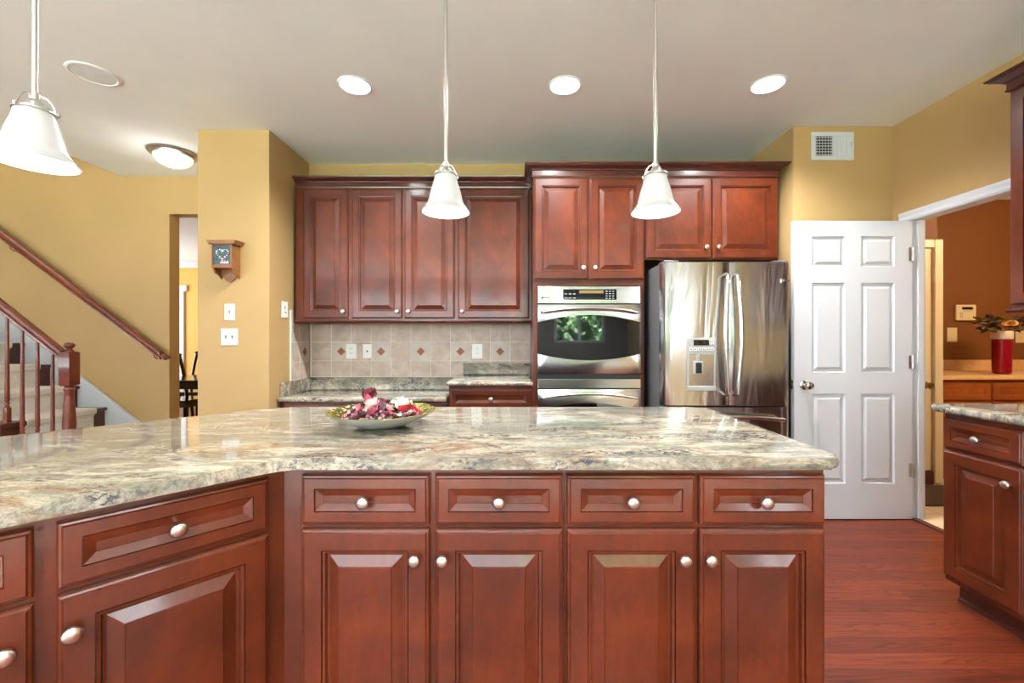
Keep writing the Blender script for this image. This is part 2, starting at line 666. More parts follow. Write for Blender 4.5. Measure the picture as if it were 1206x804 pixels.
    def build(self, name, mats, parent=None, smooth=False, loc=None, rot=None):
        bmesh.ops.recalc_face_normals(self.bm, faces=self.bm.faces)
        me = bpy.data.meshes.new(name)
        self.bm.to_mesh(me)
        self.bm.free()
        for m in (mats if isinstance(mats, (list, tuple)) else [mats]):
            me.materials.append(M[m] if isinstance(m, str) else m)
        if smooth:
            me.shade_smooth()
            me.set_sharp_from_angle(angle=R(smooth if smooth is not True else 40))
        o = bpy.data.objects.new(name, me)
        COL.objects.link(o)
        if parent is not None:
            o.parent = parent
        if loc: o.location = loc
        if rot: o.rotation_euler = rot
        return o


def tag(o, label=None, cat=None, group=None, kind=None):
    if label: o['label'] = label
    if cat: o['category'] = cat
    if group: o['group'] = group
    if kind: o['kind'] = kind
    return o


def thing(name, label, cat, loc=(0, 0, 0), rz=0.0, group=None):
    o = bpy.data.objects.new(name, None)
    o.empty_display_size = .1
    COL.objects.link(o)
    o.location = loc
    o.rotation_euler = (0, 0, rz)
    return tag(o, label, cat, group)


def struct(o):
    o['kind'] = 'structure'
    return o


def round_poly(pts, radii, seg=8):
    out = []
    n = len(pts)
    for i, p in enumerate(pts):
        r = radii[i]
        p = Vector(p)
        if r <= 0:
            out.append(tuple(p)); continue
        a = (Vector(pts[i - 1]) - p).normalized()
        b = (Vector(pts[(i + 1) % n]) - p).normalized()
        ang = a.angle(b)
        t = r / math.tan(ang / 2)
        cdir = (a + b).normalized()
        c = p + cdir * (r / math.sin(ang / 2))
        s, e = p + a * t, p + b * t
        v0, v1 = s - c, e - c
        tot = v0.angle(v1)
        sign = 1 if v0.x * v1.y - v0.y * v1.x > 0 else -1
        for k in range(seg + 1):
            th = sign * tot * k / seg
            out.append((c.x + v0.x * math.cos(th) - v0.y * math.sin(th), c.y + v0.x * math.sin(th) + v0.y * math.cos(th)))
    return out


# ------------------------------------------------------------------ the room
CZ = 2.74
struct(B().box(-7.1, 2.71, -.9, 8.4, -.1, 0).build('floor', 'floor'))
struct(B().box(-7.1, 2.71, -4.1, -.9, -.1, .004).build('floor_bounce_carpet', 'bounce_carpet'))  # unseen pale carpet added to bounce neutral light onto the ceiling
struct(B().box(2.71, 6.2, 1.0, 4.3, -.1, 0).build('floor_laundry', 'floor_tile'))
struct(B().box(2.695, 2.745, 2.10, 2.9, .0, .008, .003).build('trim_threshold', 'stair_dark'))
b = B()
b.box(-7.1, 2.7, -4.1, 3.1, CZ, CZ + .1)
b.box(-3.68, 2.7, 3.1, 4.08, CZ, CZ + .1)
struct(b.build('ceiling', 'ceiling'))
struct(B().box(2.745, 6.2, 1.0, 4.3, 2.6, 2.7).build('ceiling_laundry', 'ceiling'))
struct(B().box(-8.1, -1.7, 4.08, 8.4, CZ, CZ + .1).build('ceiling_dining', 'ceiling'))
struct(B().box(-7.1, -3.58, 3.0, 4.1, 5.2, 5.3).build('ceiling_stairwell', 'ceiling'))
b = B()
b.box(-3.68, -3.58, 3.0, 3.96, CZ + .1, 5.2)
b.box(-7.1, -3.68, 3.0, 3.1, CZ + .1, 5.2)
struct(b.build('wall_stairwell', 'wall'))
struct(B().box(-1.78, 2.09, 3.68, 3.78, 0, CZ).build('wall_back', 'wall'))
struct(B().box(-2.30, -1.78, 3.08, 4.08, 0, CZ, .004).build('wall_column', 'wall'))
b = B()
b.prism([(1.99, 3.03), (2.70, 3.03), (2.70, 3.13), (2.09, 3.13), (2.09, 3.68), (1.99, 3.68)], 0, CZ)
struct(b.build('wall_vent', 'wall'))
b = B()
b.box(-7.1, -3.22, 3.96, 4.08, 0, 5.2)
b.box(-3.22, -2.30, 3.96, 4.08, 2.386, 5.2)
struct(b.build('wall_stair', 'wall'))
# right wall with the doorway and an added, unseen window behind the camera
b = B()
b.box(2.70, 2.745, -4.1, -2.9, 0, CZ)
b.box(2.70, 2.745, -2.9, -1.7, 0, 1.0)
b.box(2.70, 2.745, -2.9, -1.7, 2.35, CZ)
b.box(2.70, 2.745, -1.7, 2.10, 0, CZ)
b.box(2.70, 2.745, 2.10, 2.90, 2.045, CZ)
b.box(2.70, 2.745, 2.90, 3.13, 0, CZ)
struct(b.build('wall_right', 'wall'))
b = B()
b.box(2.745, 2.79, 1.0, 2.10, 0, 2.6)
b.box(2.745, 2.79, 2.10, 2.90, 2.045, 2.6)
b.box(2.745, 2.79, 2.90, 3.6, 0, 2.6)
struct(b.build('wall_laundry_left', 'wall_brown'))
# rear wall with its windows
def wall_holes(name, mat, x0, x1, z0, z1, holes, y0, y1, axis='x'):
    b = B()
    def bx(a0, a1, c0, c1):
        if a1 - a0 < 1e-4 or c1 - c0 < 1e-4: return
        if axis == 'x': b.box(a0, a1, y0, y1, c0, c1)
        else: b.box(y0, y1, a0, a1, c0, c1)
    x = x0
    for hx0, hx1, hz0, hz1 in holes:
        bx(x, hx0, z0, z1); bx(hx0, hx1, z0, hz0); bx(hx0, hx1, hz1, z1)
        x = hx1
    bx(x, x1, z0, z1)
    return struct(b.build(name, mat))

wall_holes('wall_rear', 'wall_greige', -7.1, 2.7, 0, CZ, [(-4.2, .3, .95, 2.4), (.95, 2.15, 1.12, 2.2)], -4.1, -4.0)
wall_holes('wall_left', 'wall_greige', -4.1, 4.08, 0, CZ, [(-3.2, .8, .95, 2.4)], -7.1, -7.0, 'y')
struct(B().box(-7.1, -7.0, 3.0, 4.08, CZ, 5.2).build('wall_stairwell_end', 'wall'))


def window(name, a0, a1, z0, z1, y, mull, axis='x', rails=()):
    """white framed window; a along x (axis x) or y (axis y)"""
    w = bpy.data.objects.new(name, None)
    COL.objects.link(w)
    w['kind'] = 'structure'
    fr, gl = B(), B()
    def bx(bb, p0, p1, q0, q1, d0, d1, bev=.004):
        if axis == 'x': bb.box(p0, p1, y + d0, y + d1, q0, q1, bev)
        else: bb.box(y + d0, y + d1, p0, p1, q0, q1, bev)
    t = .06
    bx(fr, a0, a1, z0, z0 + t, -.09, .02); bx(fr, a0, a1, z1 - t, z1, -.09, .02)
    bx(fr, a0, a0 + t, z0, z1, -.09, .02); bx(fr, a1 - t, a1, z0, z1, -.09, .02)
    for m_ in mull:
        bx(fr, m_ - .035, m_ + .035, z0, z1, -.07, .0)
    for r_ in rails:
        bx(fr, a0, a1, r_ - .02, r_ + .02, -.07, -.01)
    bx(gl, a0 + .01, a1 - .01, z0 + .01, z1 - .01, -.045, -.040, 0)
    fr.build('window_frame', 'white', w)
    gl.build('pane', 'glass', w)
    return w


window('window_1', -4.2, .3, .95, 2.4, -4.0, (-2.7, -1.2))
window('window_2', .95, 2.15, 1.12, 2.2, -4.0, (1.55,))
window('window_3', -3.2, .8, .95, 2.4, -7.0, (-1.87, -.53), 'y')  # unseen side window, added to bring in more light
window('window_4', -2.9, -1.7, 1.0, 2.35, 2.74, (-2.3,), 'y')  # unseen window added so right-hand island doors catch highlights
# dining room beyond the stair hall
struct(B().box(-8.1, -1.7, 8.3, 8.4, 0, CZ).build('wall_dining_back', 'wall_gold'))
struct(B().box(-1.8, -1.7, 4.08, 8.3, 0, CZ).build('wall_dining_right', 'wall_gold'))
b = B()
b.box(-8.1, -8.0, 4.08, 8.3, 0, CZ)
b.box(-8.0, -7.0, 4.0, 4.08, 0, CZ)
struct(b.build('wall_dining_left', 'wall_gold'))
cr = [(0, 0), (-.13, 0), (-.13, -.02), (-.10, -.03), (-.04, -.10), (-.025, -.14), (0, -.14)]
struct(B().prism([(8.3 + a, CZ + c) for a, c in cr], -8.0, -1.8, 'yz').build('trim_crown', 'white'))
struct(B().prism([(8.3, 0), (8.27, 0), (8.27, .12), (8.28, .14), (8.3, .14)], -8.0, -1.8, 'yz').build('baseboard_dining', 'white'))
b = B()
b.box(-6.56, -6.44, 8.26, 8.3, 0, 2.14, .006); b.box(-7.5, -7.38, 8.26, 8.3, 0, 2.14, .006)
b.box(-7.56, -6.38, 8.25, 8.3, 2.14, 2.26, .006); b.box(-7.38, -6.56, 8.285, 8.3, 0, 2.14)
struct(b.build('trim_dining_door', 'white'))

# laundry walls
struct(B().box(2.79, 3.585, 3.6, 3.66, 0, 2.6).build('wall_laundry_door', 'wall_brown'))
struct(B().box(3.525, 3.585, 3.66, 4.2, 0, 2.6).build('wall_laundry_return', 'wall_brown'))
struct(B().box(3.525, 6.2, 4.2, 4.3, 0, 2.6).build('wall_laundry_back', 'wall_brown'))
struct(B().box(6.1, 6.2, 1.0, 4.2, 0, 2.6).build('wall_laundry_right', 'wall_brown'))
struct(B().box(2.79, 6.1, 1.0, 1.1, 0, 2.6).build('wall_laundry_front', 'wall_brown'))
lamp('laundry_lamp', (4.3, 2.4, 2.3), 50, (1, .8, .54), .15)

# doorway casing and jambs
b = B()
cp = [(0, 0), (-.012, 0), (-.02, .012), (-.016, .03), (-.022, .05), (-.02, .064), (0, .064)]
b.prism([(2.70 + a, 2.03 + c) for a, c in cp], 2.035, 2.964, 'xz')
b.prism([(2.70 + a, 2.90 + c) for a, c in cp], 0, 2.03, 'xy')
b.prism([(2.70 + a, 2.10 - c) for a, c in cp], 0, 2.03, 'xy')
struct(b.build('trim_doorway', 'white'))
b = B()
b.box(2.70, 2.79, 2.885, 2.9, 0, 2.045); b.box(2.70, 2.79, 2.10, 2.115, 0, 2.045); b.box(2.70, 2.79, 2.10, 2.9, 2.03, 2.045)
b.box(2.735, 2.77, 2.873, 2.885, 0, 2.03, .002)
struct(b.build('trim_jamb', 'white'))


# ------------------------------------------------------------------ doors
def six_panel(b, w, z0, z1, y0, y1):
    """six-panel leaf, both faces at y0 (front) and y1; x 0..w"""
    st, mid = .115, .11
    h = z1 - z0
    k = h / 2.015
    rows = [(z0 + .235 * k, z0 + .85 * k), (z0 + .985 * k, z0 + 1.60 * k), (z0 + 1.70 * k, z0 + 1.915 * k)]
    cols = [(st, w / 2 - mid / 2 + .005), (w / 2 + mid / 2 - .005, w - st)]
    b.box(0, w, y0 + .012, y1 - .012, z0, z1)
    xs = [0, cols[0][0], cols[0][1], cols[1][0], cols[1][1], w]
    for (ya, yb) in ((y0, y0 + .012), (y1 - .012, y1)):
        for i in (0, 2, 4):
            b.box(xs[i], xs[i + 1], ya, yb, z0, z1)
        zz = [z0, rows[0][0], rows[0][1], rows[1][0], rows[1][1], rows[2][0], rows[2][1], z1]
        for c in cols:
            for i in (0, 2, 4, 6):
                b.box(c[0], c[1], ya, yb, zz[i], zz[i + 1])
    for c in cols:
        for r_ in rows:
            # moulded recess, then raised field
            b.nest(c[0], c[1], r_[0], r_[1], [(0, y0), (.004, y0), (.010, y0 + .0115), (.022, y0 + .0115), (.040, y0 + .002), (.042, y0 + .0015)], back=y0 + .013)


KNOB = [(.0, -.004), (.006, -.004), (.006, .010), (.010, .013), (.0155, .016), (.017, .020), (.0155, .0245), (.010, .0275), (.0, .0285)]


def door_knob(b, c, axis):
    b.lathe([(0, 0), (.032, 0), (.032, .004), (.028, .008), (.012, .010), (.011, .028), (.016, .034), (.026, .042), (.028, .052), (.024, .062), (.012, .067), (0, .068)], c, axis, 24)


d = thing('door_1', 'white six-panel door leaf standing open before the vent wall', 'door', (1.893, 2.872, .008))
d['kind'] = 'structure'
b = B(); six_panel(b, .797, 0, 2.015, 0, .036); b.build('door_panel', 'white', d)
b = B(); door_knob(b, (.066, 0, .905), '-y'); b.build('door_knob', 'chrome', d, True)
b = B(); b.box(-.004, .001, .008, .028, .875, .935, .001); b.box(-.012, -.004, .012, .024, .897, .913, .002); b.build('latch', 'chrome', d)
for hz in (.33, 1.06, 1.79):
    b = B(); b.lathe([(0, -.045), (.006, -.045), (.006, .045), (0, .045)], (.800, -.004, hz), 'z', 10)
    b.box(.775, .80, -.0015, .0005, hz - .045, hz + .045)
    b.build('hinge', 'nickel', d, True)

d = thing('door_2', 'cream panelled door in the brown laundry wall', 'door', (2.80, 3.588, .0))
d['kind'] = 'structure'
b = B(); six_panel(b, .705, .12, 1.985, -.02, .01); b.build('door_panel', 'cream', d)
b = B(); b.box(.710, .780, -.045, .010, 0.02, 2.055, .006); b.box(-.005, .7095, -.044, .010, 1.985, 2.055, .006); b.build('door_frame', 'cream', d)
b = B(); b.box(.0, .709, -.035, .01, .0, .115, .004); b.build('sill', 'stair_dark', d)
b = B(); door_knob(b, (.645, -.02, .835), '-y'); b.build('door_knob', 'bronze', d, True)
b = B(); b.box(2.81, 3.62, 3.10, 3.52, .0, .012, .004)
tag(b.build('door_mat', 'mat'), 'dark ribbed mat on the tile before the cream laundry door', 'mat')

# ------------------------------------------------------------------ cabinets
DOOR = [(0, -.012), (.003, -.0155), (.007, -.0165), (.010, -.020), (.055, -.020), (.0555, -.0125), (.0575, -.0125), (.058, -.0175), (.064, -.0165), (.067, -.0065), (.073, -.006), (.101, -.0157), (.103, -.0185)]
DRAWER = [(0, -.012), (.003, -.0155), (.007, -.0165), (.010, -.020), (.036, -.020), (.0365, -.0135), (.038, -.0135), (.0385, -.0175), (.041, -.0165), (.057, -.0107), (.0575, -.0095), (.059, -.0095)]


def knob(parent, x, y, z):
    b = B(); b.lathe([(r, h) for r, h in KNOB], (x, y, z), '-y', 20)
    return b.build('knob', 'nickel', parent, 50)


def front(parent, kind, x0, x1, z0, z1, kn=None, mat='cherry', prof=None):
    b = B(); b.nest(x0, x1, z0, z1, prof or (DOOR if kind == 'door' else DRAWER), back=-.0005)
    o = b.build(kind, mat, parent)
    if kn:
        knob(o, kn[0], -.020, kn[1])
    return o


def base_cabinet(label, loc, rz, w, depth, fronts, top=.8865, mat='cherry', group=None, toe=True, shoe=False):
    t = thing('base_cabinet', label, 'cabinet', loc, rz, group)
    b = B()
    b.box(0, w, 0, depth, .105, top)
    b.build('body', mat, t)
    b = B(); b.box(.0, w, .075, depth, 0, .105)
    if shoe:
        b.prism([(.075, 0), (.058, 0), (.058, .012), (.066, .02), (.068, .075), (.075, .09)], 0, w, 'yz')
    b.build('toe_kick', 'cherry_dark', t)
    for f in fronts:
        front(t, *f, mat=mat)
    return t


DZ0, DZ1, PZ0, PZ1 = .724, .859, .125, .712
# island, front run
def pair(w, e0, c0, c1, e1):
    dz = (DZ0 + DZ1) / 2
    return [('drawer', e0, c0, DZ0, DZ1, ((e0 + c0) / 2, dz)), ('drawer', c1, e1, DZ0, DZ1, ((c1 + e1) / 2, dz)),
            ('door', e0, c0, PZ0, PZ1, (c0 - .036, .637)), ('door', c1, e1, PZ0, PZ1, (c1 + .022, .637))]

base_cabinet('cherry island cabinet with two drawers over two doors, below the potpourri bowl', (-.585, 1.165, 0), 0, .7205, .60,
             pair(.72, .008, .354, .370, .7155))
base_cabinet('cherry island cabinet with two drawers over two doors, at the end nearest the white door', (.1365, 1.165, 0), 0, .711, .60,
             pair(.70, .0055, .354, .365, .705))
# island, angled run
cx, cy = -.632, 1.165
w = .86
q = math.sqrt(.5)
ang = base_cabinet('cherry island cabinet set at an angle, below the granite nearest the stairs', (cx - w * math.cos(R(46)), cy - w * math.sin(R(46)), 0), R(46), w, .55,
             pair(w, .035, .405, .435, .818))
b = B()
b.prism([(w, 0), (w + .033, -.031), (w + .031, .010), (w, .02)], .0, .8865)
b.build('corner_filler', 'cherry', ang)

# island top
E_ = .70
back0 = (-1.054, 1.93)
inner = (-.597, 1.105)
poly = [(.862, 1.105), (.862, 1.93), back0, (-1.054 - .86, 1.93 - .86), (-1.262, .417), inner]
poly = round_poly(poly, [.035, .05, .25, .04, .04, .12])
b = B(); b.prism(poly, .887, .917, 'xy', .0125, seg=5)
tag(b.build('countertop', 'granite', None, 60), 'angled granite island top with speckled bullnose edge under the potpourri bowl', 'countertop')

# right-hand run along the wall
base_cabinet('cherry base cabinet with one drawer over one door, beside the laundry doorway', (2.02, 1.99, 0), R(-90), .322, .66,
             [('drawer', .004, .316, DZ0, DZ1, (.16, .79)), ('door', .004, .316, .13, PZ1, (.275, .637))], shoe=True)
base_cabinet('cherry base cabinet cut by the picture edge, next after the one by the laundry doorway', (2.02, 1.667, 0), R(-90), .75, .66,
             [('drawer', .006, .37, DZ0, DZ1, (.19, .79)), ('drawer', .38, .744, DZ0, DZ1, (.56, .79)),
              ('door', .006, .37, .13, PZ1, (.036, .637)), ('door', .38, .744, .13, PZ1, (.416, .637))], shoe=True)
b = B(); b.prism(round_poly([(1.975, .9), (2.69, .9), (2.69, 2.03), (1.975, 2.03)], [0, 0, .01, .03]), .887, .917, 'xy', .0125, seg=5)
tag(b.build('countertop', 'granite', None, 60), 'granite countertop on the cabinets beside the laundry doorway', 'countertop')


def crown(t, pts, zb, zt, mat='cherry_dark', name='crown_moulding'):
    """crown following an open polyline pts (outward is to the right-hand side of travel); profile (out, z)"""
    hgt = zt - zb
    prof = [(0, 0), (.008, 0), (.010, .008), (.006, .012), (.006, hgt * .50), (.014, hgt * .54), (.016, hgt * .60), (.03, hgt * .70), (.046, hgt * .80), (.05, hgt * .88), (.058, hgt * .90), (.060, hgt), (0, hgt)]
    b = B()
    P_ = [Vector(p) for p in pts]
    rings = []
    for i, p in enumerate(P_):
        ns = []
        if i > 0:
            d_ = (P_[i] - P_[i - 1]).normalized(); ns.append(Vector((d_.y, -d_.x)))
        if i < len(P_) - 1:
            d_ = (P_[i + 1] - P_[i]).normalized(); ns.append(Vector((d_.y, -d_.x)))
        n = sum(ns, Vector((0, 0)))
        n = n / n.dot(ns[0]) if len(ns) > 1 else ns[0]
        rings.append([b.bm.verts.new((p.x + n.x * o, p.y + n.y * o, zb + z)) for o, z in prof])
    k = len(prof)
    for a, c in zip(rings, rings[1:]):
        for j in range(k):
            b._face([a[j], a[(j + 1) % k], c[(j + 1) % k], c[j]])
    b._face(rings[0][::-1]); b._face(rings[-1])
    return b.build(name, mat, t)


def wall_cabinet(label, loc, rz, w, depth, z0, z1, fronts, rail=True, group=None):
    t = thing('wall_cabinet', label, 'cabinet', loc, rz, group)
    b = B(); b.box(0, w, 0, depth, z0, z1); b.build('body', 'cherry', t)
    for f in fronts:
        front(t, *f)
    if rail:
        b = B(); b.prism([(-.022, z0 + .0), (-.026, z0 - .010), (-.02, z0 - .022), (0, z0 - .022), (0, z0)], 0, w, 'yz')
        b.build('light_rail', 'cherry_dark', t)
    return t


UZ0, UZ1 = 1.372, 2.418
UY = 3.37
kz = 1.44
wall_cabinet('narrow cherry wall cabinet with one door, against the tan column', (-1.736, UY, 0), 0, .438, .30, UZ0, UZ1,
             [('door', .066, .418, UZ0 + .014, 2.408, (.386, kz))])
wall_cabinet('cherry wall cabinet with two doors, third and fourth knobs meeting, above the tile', (-1.298, UY, 0), 0, .838, .30, UZ0, UZ1,
             [('door', .013, .409, UZ0 + .014, 2.408, (.373, kz)), ('door', .427, .822, UZ0 + .014, 2.408, (.461, kz))])
wall_cabinet('wide cherry wall cabinet with a single broad door, beside the oven tower', (-.460, UY, 0), 0, .592, .30, UZ0, UZ1,
             [('door', .013, .576, UZ0 + .014, 2.408, (.046, kz))])
t = thing('crown_moulding', 'cherry crown moulding along the top of the four-door wall cabinets', 'moulding', (0, 0, 0))
crown(t, [(-1.736, UY - .004), (.130, UY - .004)], UZ1 + .001, 2.497, name='moulding')

# oven tower: open frame that the ovens slide into
TY = 3.085
t = thing('oven_cabinet', 'tall cherry oven tower with two doors above the steel double oven', 'cabinet', (.135, TY, 0))
b = B()
b.box(0, .030, 0, .59, .105, 2.395); b.box(.776, .806, 0, .59, .105, 2.395)
b.box(.030, .776, 0, .59, 1.612, 2.395); b.box(.030, .776, 0, .59, .105, .285)
b.box(.030, .776, .57, .59, .285, 1.612)
b.build('body', 'cherry', t)
b = B(); b.box(0, .806, .07, .59, 0, .105); b.build('toe_kick', 'cherry_dark', t)
front(t, 'door', .006, .396, 1.655, 2.388, (.361, 1.735)); front(t, 'door', .411, .800, 1.655, 2.388, (.447, 1.735))

t = thing('wall_cabinet', 'short cherry cabinet with two doors over the steel refrigerator', 'cabinet', (.9425, TY, 0))
b = B(); b.box(0, .970, 0, .59, 1.797, 2.395); b.box(.952, .970, 0, .59, 0, 1.797); b.build('body', 'cherry', t)
front(t, 'door', .010, .481, 1.805, 2.388, (.440, 1.885)); front(t, 'door', .490, .962, 1.805, 2.388, (.526, 1.885))
t = thing('crown_moulding', 'cherry crown moulding across the oven tower and the refrigerator cabinet', 'moulding', (0, 0, 0))
crown(t, [(.135, 3.36), (.135, TY - .004), (1.9125, TY - .004), (1.9125, 3.60)], 2.396, 2.488, name='moulding')

# right upper cabinet
wall_cabinet('cherry wall cabinet at the picture edge beside the laundry doorway', (2.39, 2.045, 0), R(-90), .62, .305, 1.372, 2.418,
             [('door', .010, .30, 1.386, 2.408, (.27, 1.45)), ('door', .312, .61, 1.386, 2.408, (.34, 1.45))])
t = thing('crown_moulding', 'cherry crown moulding on the wall cabinet at the picture edge', 'moulding', (0, 0, 0))
crown(t, [(2.694, 2.049), (2.386, 2.049), (2.386, 1.40)], 2.419, 2.497, name='moulding')

# ------------------------------------------------------------------ back counters
t = thing('countertop', 'low granite desk counter against the tan column and tile', 'countertop', (0, 0, 0))
b = B(); b.box(-1.776, -.505, 3.17, 3.68, .752, .787, .010, seg=3); b.build('slab', 'granite', t, 60)
b = B(); b.box(-1.776, -.485, 3.655, 3.68, .787, .892, .003); b.build('backsplash', 'granite', t)
b = B(); b.box(-1.776, -1.752, 3.215, 3.655, .787, .892, .003); b.build('side_splash', 'granite', t)
t = thing('countertop', 'short granite counter with backsplash left of the oven tower', 'countertop', (0, 0, 0))
b = B(); b.box(-.488, .133, 3.035, 3.665, .887, .917, .012, seg=3); b.build('slab', 'granite', t, 60)
b = B(); b.box(-.44, .133, 3.642, 3.6655, .917, 1.016, .003); b.build('backsplash', 'granite', t)
base_cabinet('low cherry desk cabinet with two drawers below the desk counter', (-1.774, 3.215, 0), 0, 1.297, .46,
             [('drawer', .03, .63, .62, .738, (.33, .68)), ('drawer', .66, 1.27, .62, .738, (.96, .68)),
              ('door', .03, .63, .125, .6, (.59, .55)), ('door', .66, 1.27, .125, .6, (.70, .55))], top=.752)
base_cabinet('cherry base cabinet with drawer, left of the oven tower below the short counter', (-.476, TY, 0), 0, .610, .59,
             [('drawer', .012, .598, DZ0, DZ1, (.305, .79)), ('door', .012, .298, PZ0, PZ1, (.262, .637)), ('door', .312, .598, PZ0, PZ1, (.348, .637))])

# tile backsplash (flat stone tiles on grout) with diamond insets
TW, TH = .1715, .1665
rows = [(.898, 1.031), (1.0345, 1.195), (1.1985, 1.346)]


def diamond(parent, x, y, z, h, plane):
    b = B()
    pts = [(-h, 0), (0, -h), (h, 0), (0, h)]
    if plane == 'xz': b.prism([(x + u, z + v) for u, v in pts], y - .003, y + .001, 'xz', .001, seg=1)
    else: b.prism([(y + u, z + v) for u, v in pts], x - .001, x + .003, 'yz', .001, seg=1)
    b.build('diamond_inset', 'diamond', parent)


t = thing('tile_backsplash', 'beige stone tile backsplash with rust diamonds under the four-door wall cabinets', 'backsplash', (0, 0, 0))
b = B(); b.box(-1.765, .134, 3.668, 3.6795, .893, 1.347); b.build('grout', 'grout', t)
ti = B()
x, i = -1.752, 0
while x < .13:
    x1 = min(x + TW - .004, .132)
    for r_, (z0, z1) in enumerate(rows):
        if r_ == 1 and i % 2 == 1:
            b = B(); b.box(x, x1, 3.6665, 3.673, z0, z1, .0018, seg=1)
            at_ = b.build('accent_tile', 'tile_pale', t)
            if x1 - x > .15: diamond(at_, (x + x1) / 2, 3.6665, 1.1148, .036, 'xz')
        else:
            ti.box(x, x1, 3.6665, 3.673, z0, z1, .0018, seg=1)
    x += TW
    i += 1
ti.build('stone_tiles', 'tile', t)
t = thing('tile_backsplash', 'narrow beige tile return on the side of the tan column', 'backsplash', (0, 0, 0))
b = B(); b.box(-1.7795, -1.7685, 3.36, 3.66, .893, 1.347); b.box(-1.7795, -1.7685, 3.36, 3.388, 1.347, 1.452); b.build('grout', 'grout', t)
ti = B()
y, j = 3.658, 0
while y > 3.40:
    y0 = max(y - TW + .004, 3.39)
    for r_, (z0, z1) in enumerate(rows):
        if r_ == 1 and j == 0:
            b = B(); b.box(-1.7735, -1.767, y0, y, z0, z1, .0018, seg=1)
            at_ = b.build('accent_tile', 'tile_pale', t)
            diamond(at_, -1.767, (y + y0) / 2, 1.1148, .036, 'yz')
        else:
            ti.box(-1.7735, -1.767, y0, y, z0, z1, .0018, seg=1)
    y -= TW
    j += 1
for z0, z1 in ((.898, 1.09), (1.094, 1.29), (1.294, 1.45)):
    ti.box(-1.7735, -1.766, 3.362, 3.386, z0, z1, .0018, seg=1)
ti.build('stone_tiles', 'tile', t)


# ------------------------------------------------------------------ wall plates
def plate(label, cat, loc, rz, kind, w=.074, h=.117, mat='plate', name=None):
    t = thing(name or {'outlet': 'electrical_outlet', 'toggle': 'light_switch', 'double': 'light_switch', 'jack': 'wall_jack', 'dimmer': 'light_switch'}[kind], label, cat, loc, rz)
    b = B(); b.box(-w / 2, w / 2, -.006, 0, -h / 2, h / 2, .003); b.build('cover_plate', mat, t)
    if kind == 'outlet':
        for s in (-1, 1):
            b = B()
            b.prism(round_poly([(-.017, s * .020 - .014), (.017, s * .020 - .014), (.017, s * .020 + .014), (-.017, s * .020 + .014)], [.008] * 4, 4), -.0085, -.005, 'xz')
            rc = b.build('receptacle', mat, t)
            for dx in (-.007, .007):
                b = B(); b.box(dx - .0016, dx + .0016, -.0092, -.008, s * .020 - .002, s * .020 + .008); b.build('slot', 'dark_slot', rc)
    elif kind in ('toggle', 'double'):
        for dx in ((0,) if kind == 'toggle' else (-.023, .023)):
            b = B(); b.box(dx - .0055, dx + .0055, -.0075, -.005, -.014, .014, .0008)
            b.prism([(-.006, -.004), (-.018, .006), (-.018, .011), (-.006, .008)], dx - .0042, dx + .0042, 'yz')
            b.build('toggle', 'grey_mark' if mat == 'plate' else mat, t)
    elif kind == 'jack':
        b = B(); b.lathe([(0, 0), (.007, 0), (.007, .005), (.004, .005), (.004, .012), (0, .012)], (0, -.005, 0), '-y', 12); b.build('jack', 'dark_slot', t)
    elif kind == 'dimmer':
        b = B(); b.box(-.017, .017, -.009, -.005, -.034, .034, .0015); b.build('rocker', mat, t)
        b = B(); b.box(-.010, -.003, -.0105, -.0085, .0, .028); b.box(-.011, -.003, -.0105, -.0085, -.026, -.016); b.box(.004, .012, -.0105, -.0085, -.026, -.016); b.build('buttons', 'dark_slot', t)
    return t


plate('white outlet on the tile backsplash beside the first diamond and phone jack', 'outlet', (-1.408, 3.6662, 1.117), 0, 'outlet', .09, .128)
plate('white phone jack plate on the tile backsplash beside an outlet', 'wall jack', (-1.270, 3.6662, 1.117), 0, 'jack', .078, .122)
plate('white outlet on the tile backsplash just above the short counter', 'outlet', (-.322, 3.6662, 1.117), 0, 'outlet', .09, .128)
plate('white single switch on the tan column, under the wooden wall box', 'switch', (-2.063, 3.0795, 1.418), 0, 'toggle', .076, .118)
plate('white double switch on the tan column, below the single switch', 'switch', (-2.066, 3.0795, 1.238), 0, 'double', .122, .122)
plate('white dimmer switch on the shaded side of the tan column, near cabinets', 'switch', (-1.7795, 3.28, 1.450), R(90), 'dimmer', .085, .125)

# air register above the door
t = thing('air_vent', 'white air register with an open left half on the tan wall above the door', 'vent', (2.266, 3.0295, 2.598))
b = B()
b.box(-.152, .152, -.008, 0, .070, .100, .003); b.box(-.152, .152, -.008, 0, -.100, -.070, .003)
b.box(-.152, -.120, -.008, 0, -.07, .07, .003); b.box(.120, .152, -.008, 0, -.07, .07, .003)
b.build('frame', 'white', t)
b = B(); b.box(-.12, .12, -.001, 0, -.07, .07); b.build('backing', 'black', t)
b = B()
for k in range(7):
    z = -.062 + k * .0205
    b.obox((-.12, -.004, z), (.0, -.004, z), .009, .003)
for k in range(6):
    x = -.115 + k * .0205
    b.box(x, x + .002, -.008, -.005, -.07, .07)
b.build('louvers', 'white', t)
b = B()
b.box(.0, .12, -.004, -.001, -.07, .07)
for k in range(13):
    x = .004 + k * .0092
    b.box(x, x + .005, -.008, -.003, -.07, .07, .001, seg=1)
b.build('vertical_fins', 'white', t)
b = B(); b.box(.126, .130, -.014, -.006, .0, .028, .001); b.build('lever', 'grey_plastic', t)

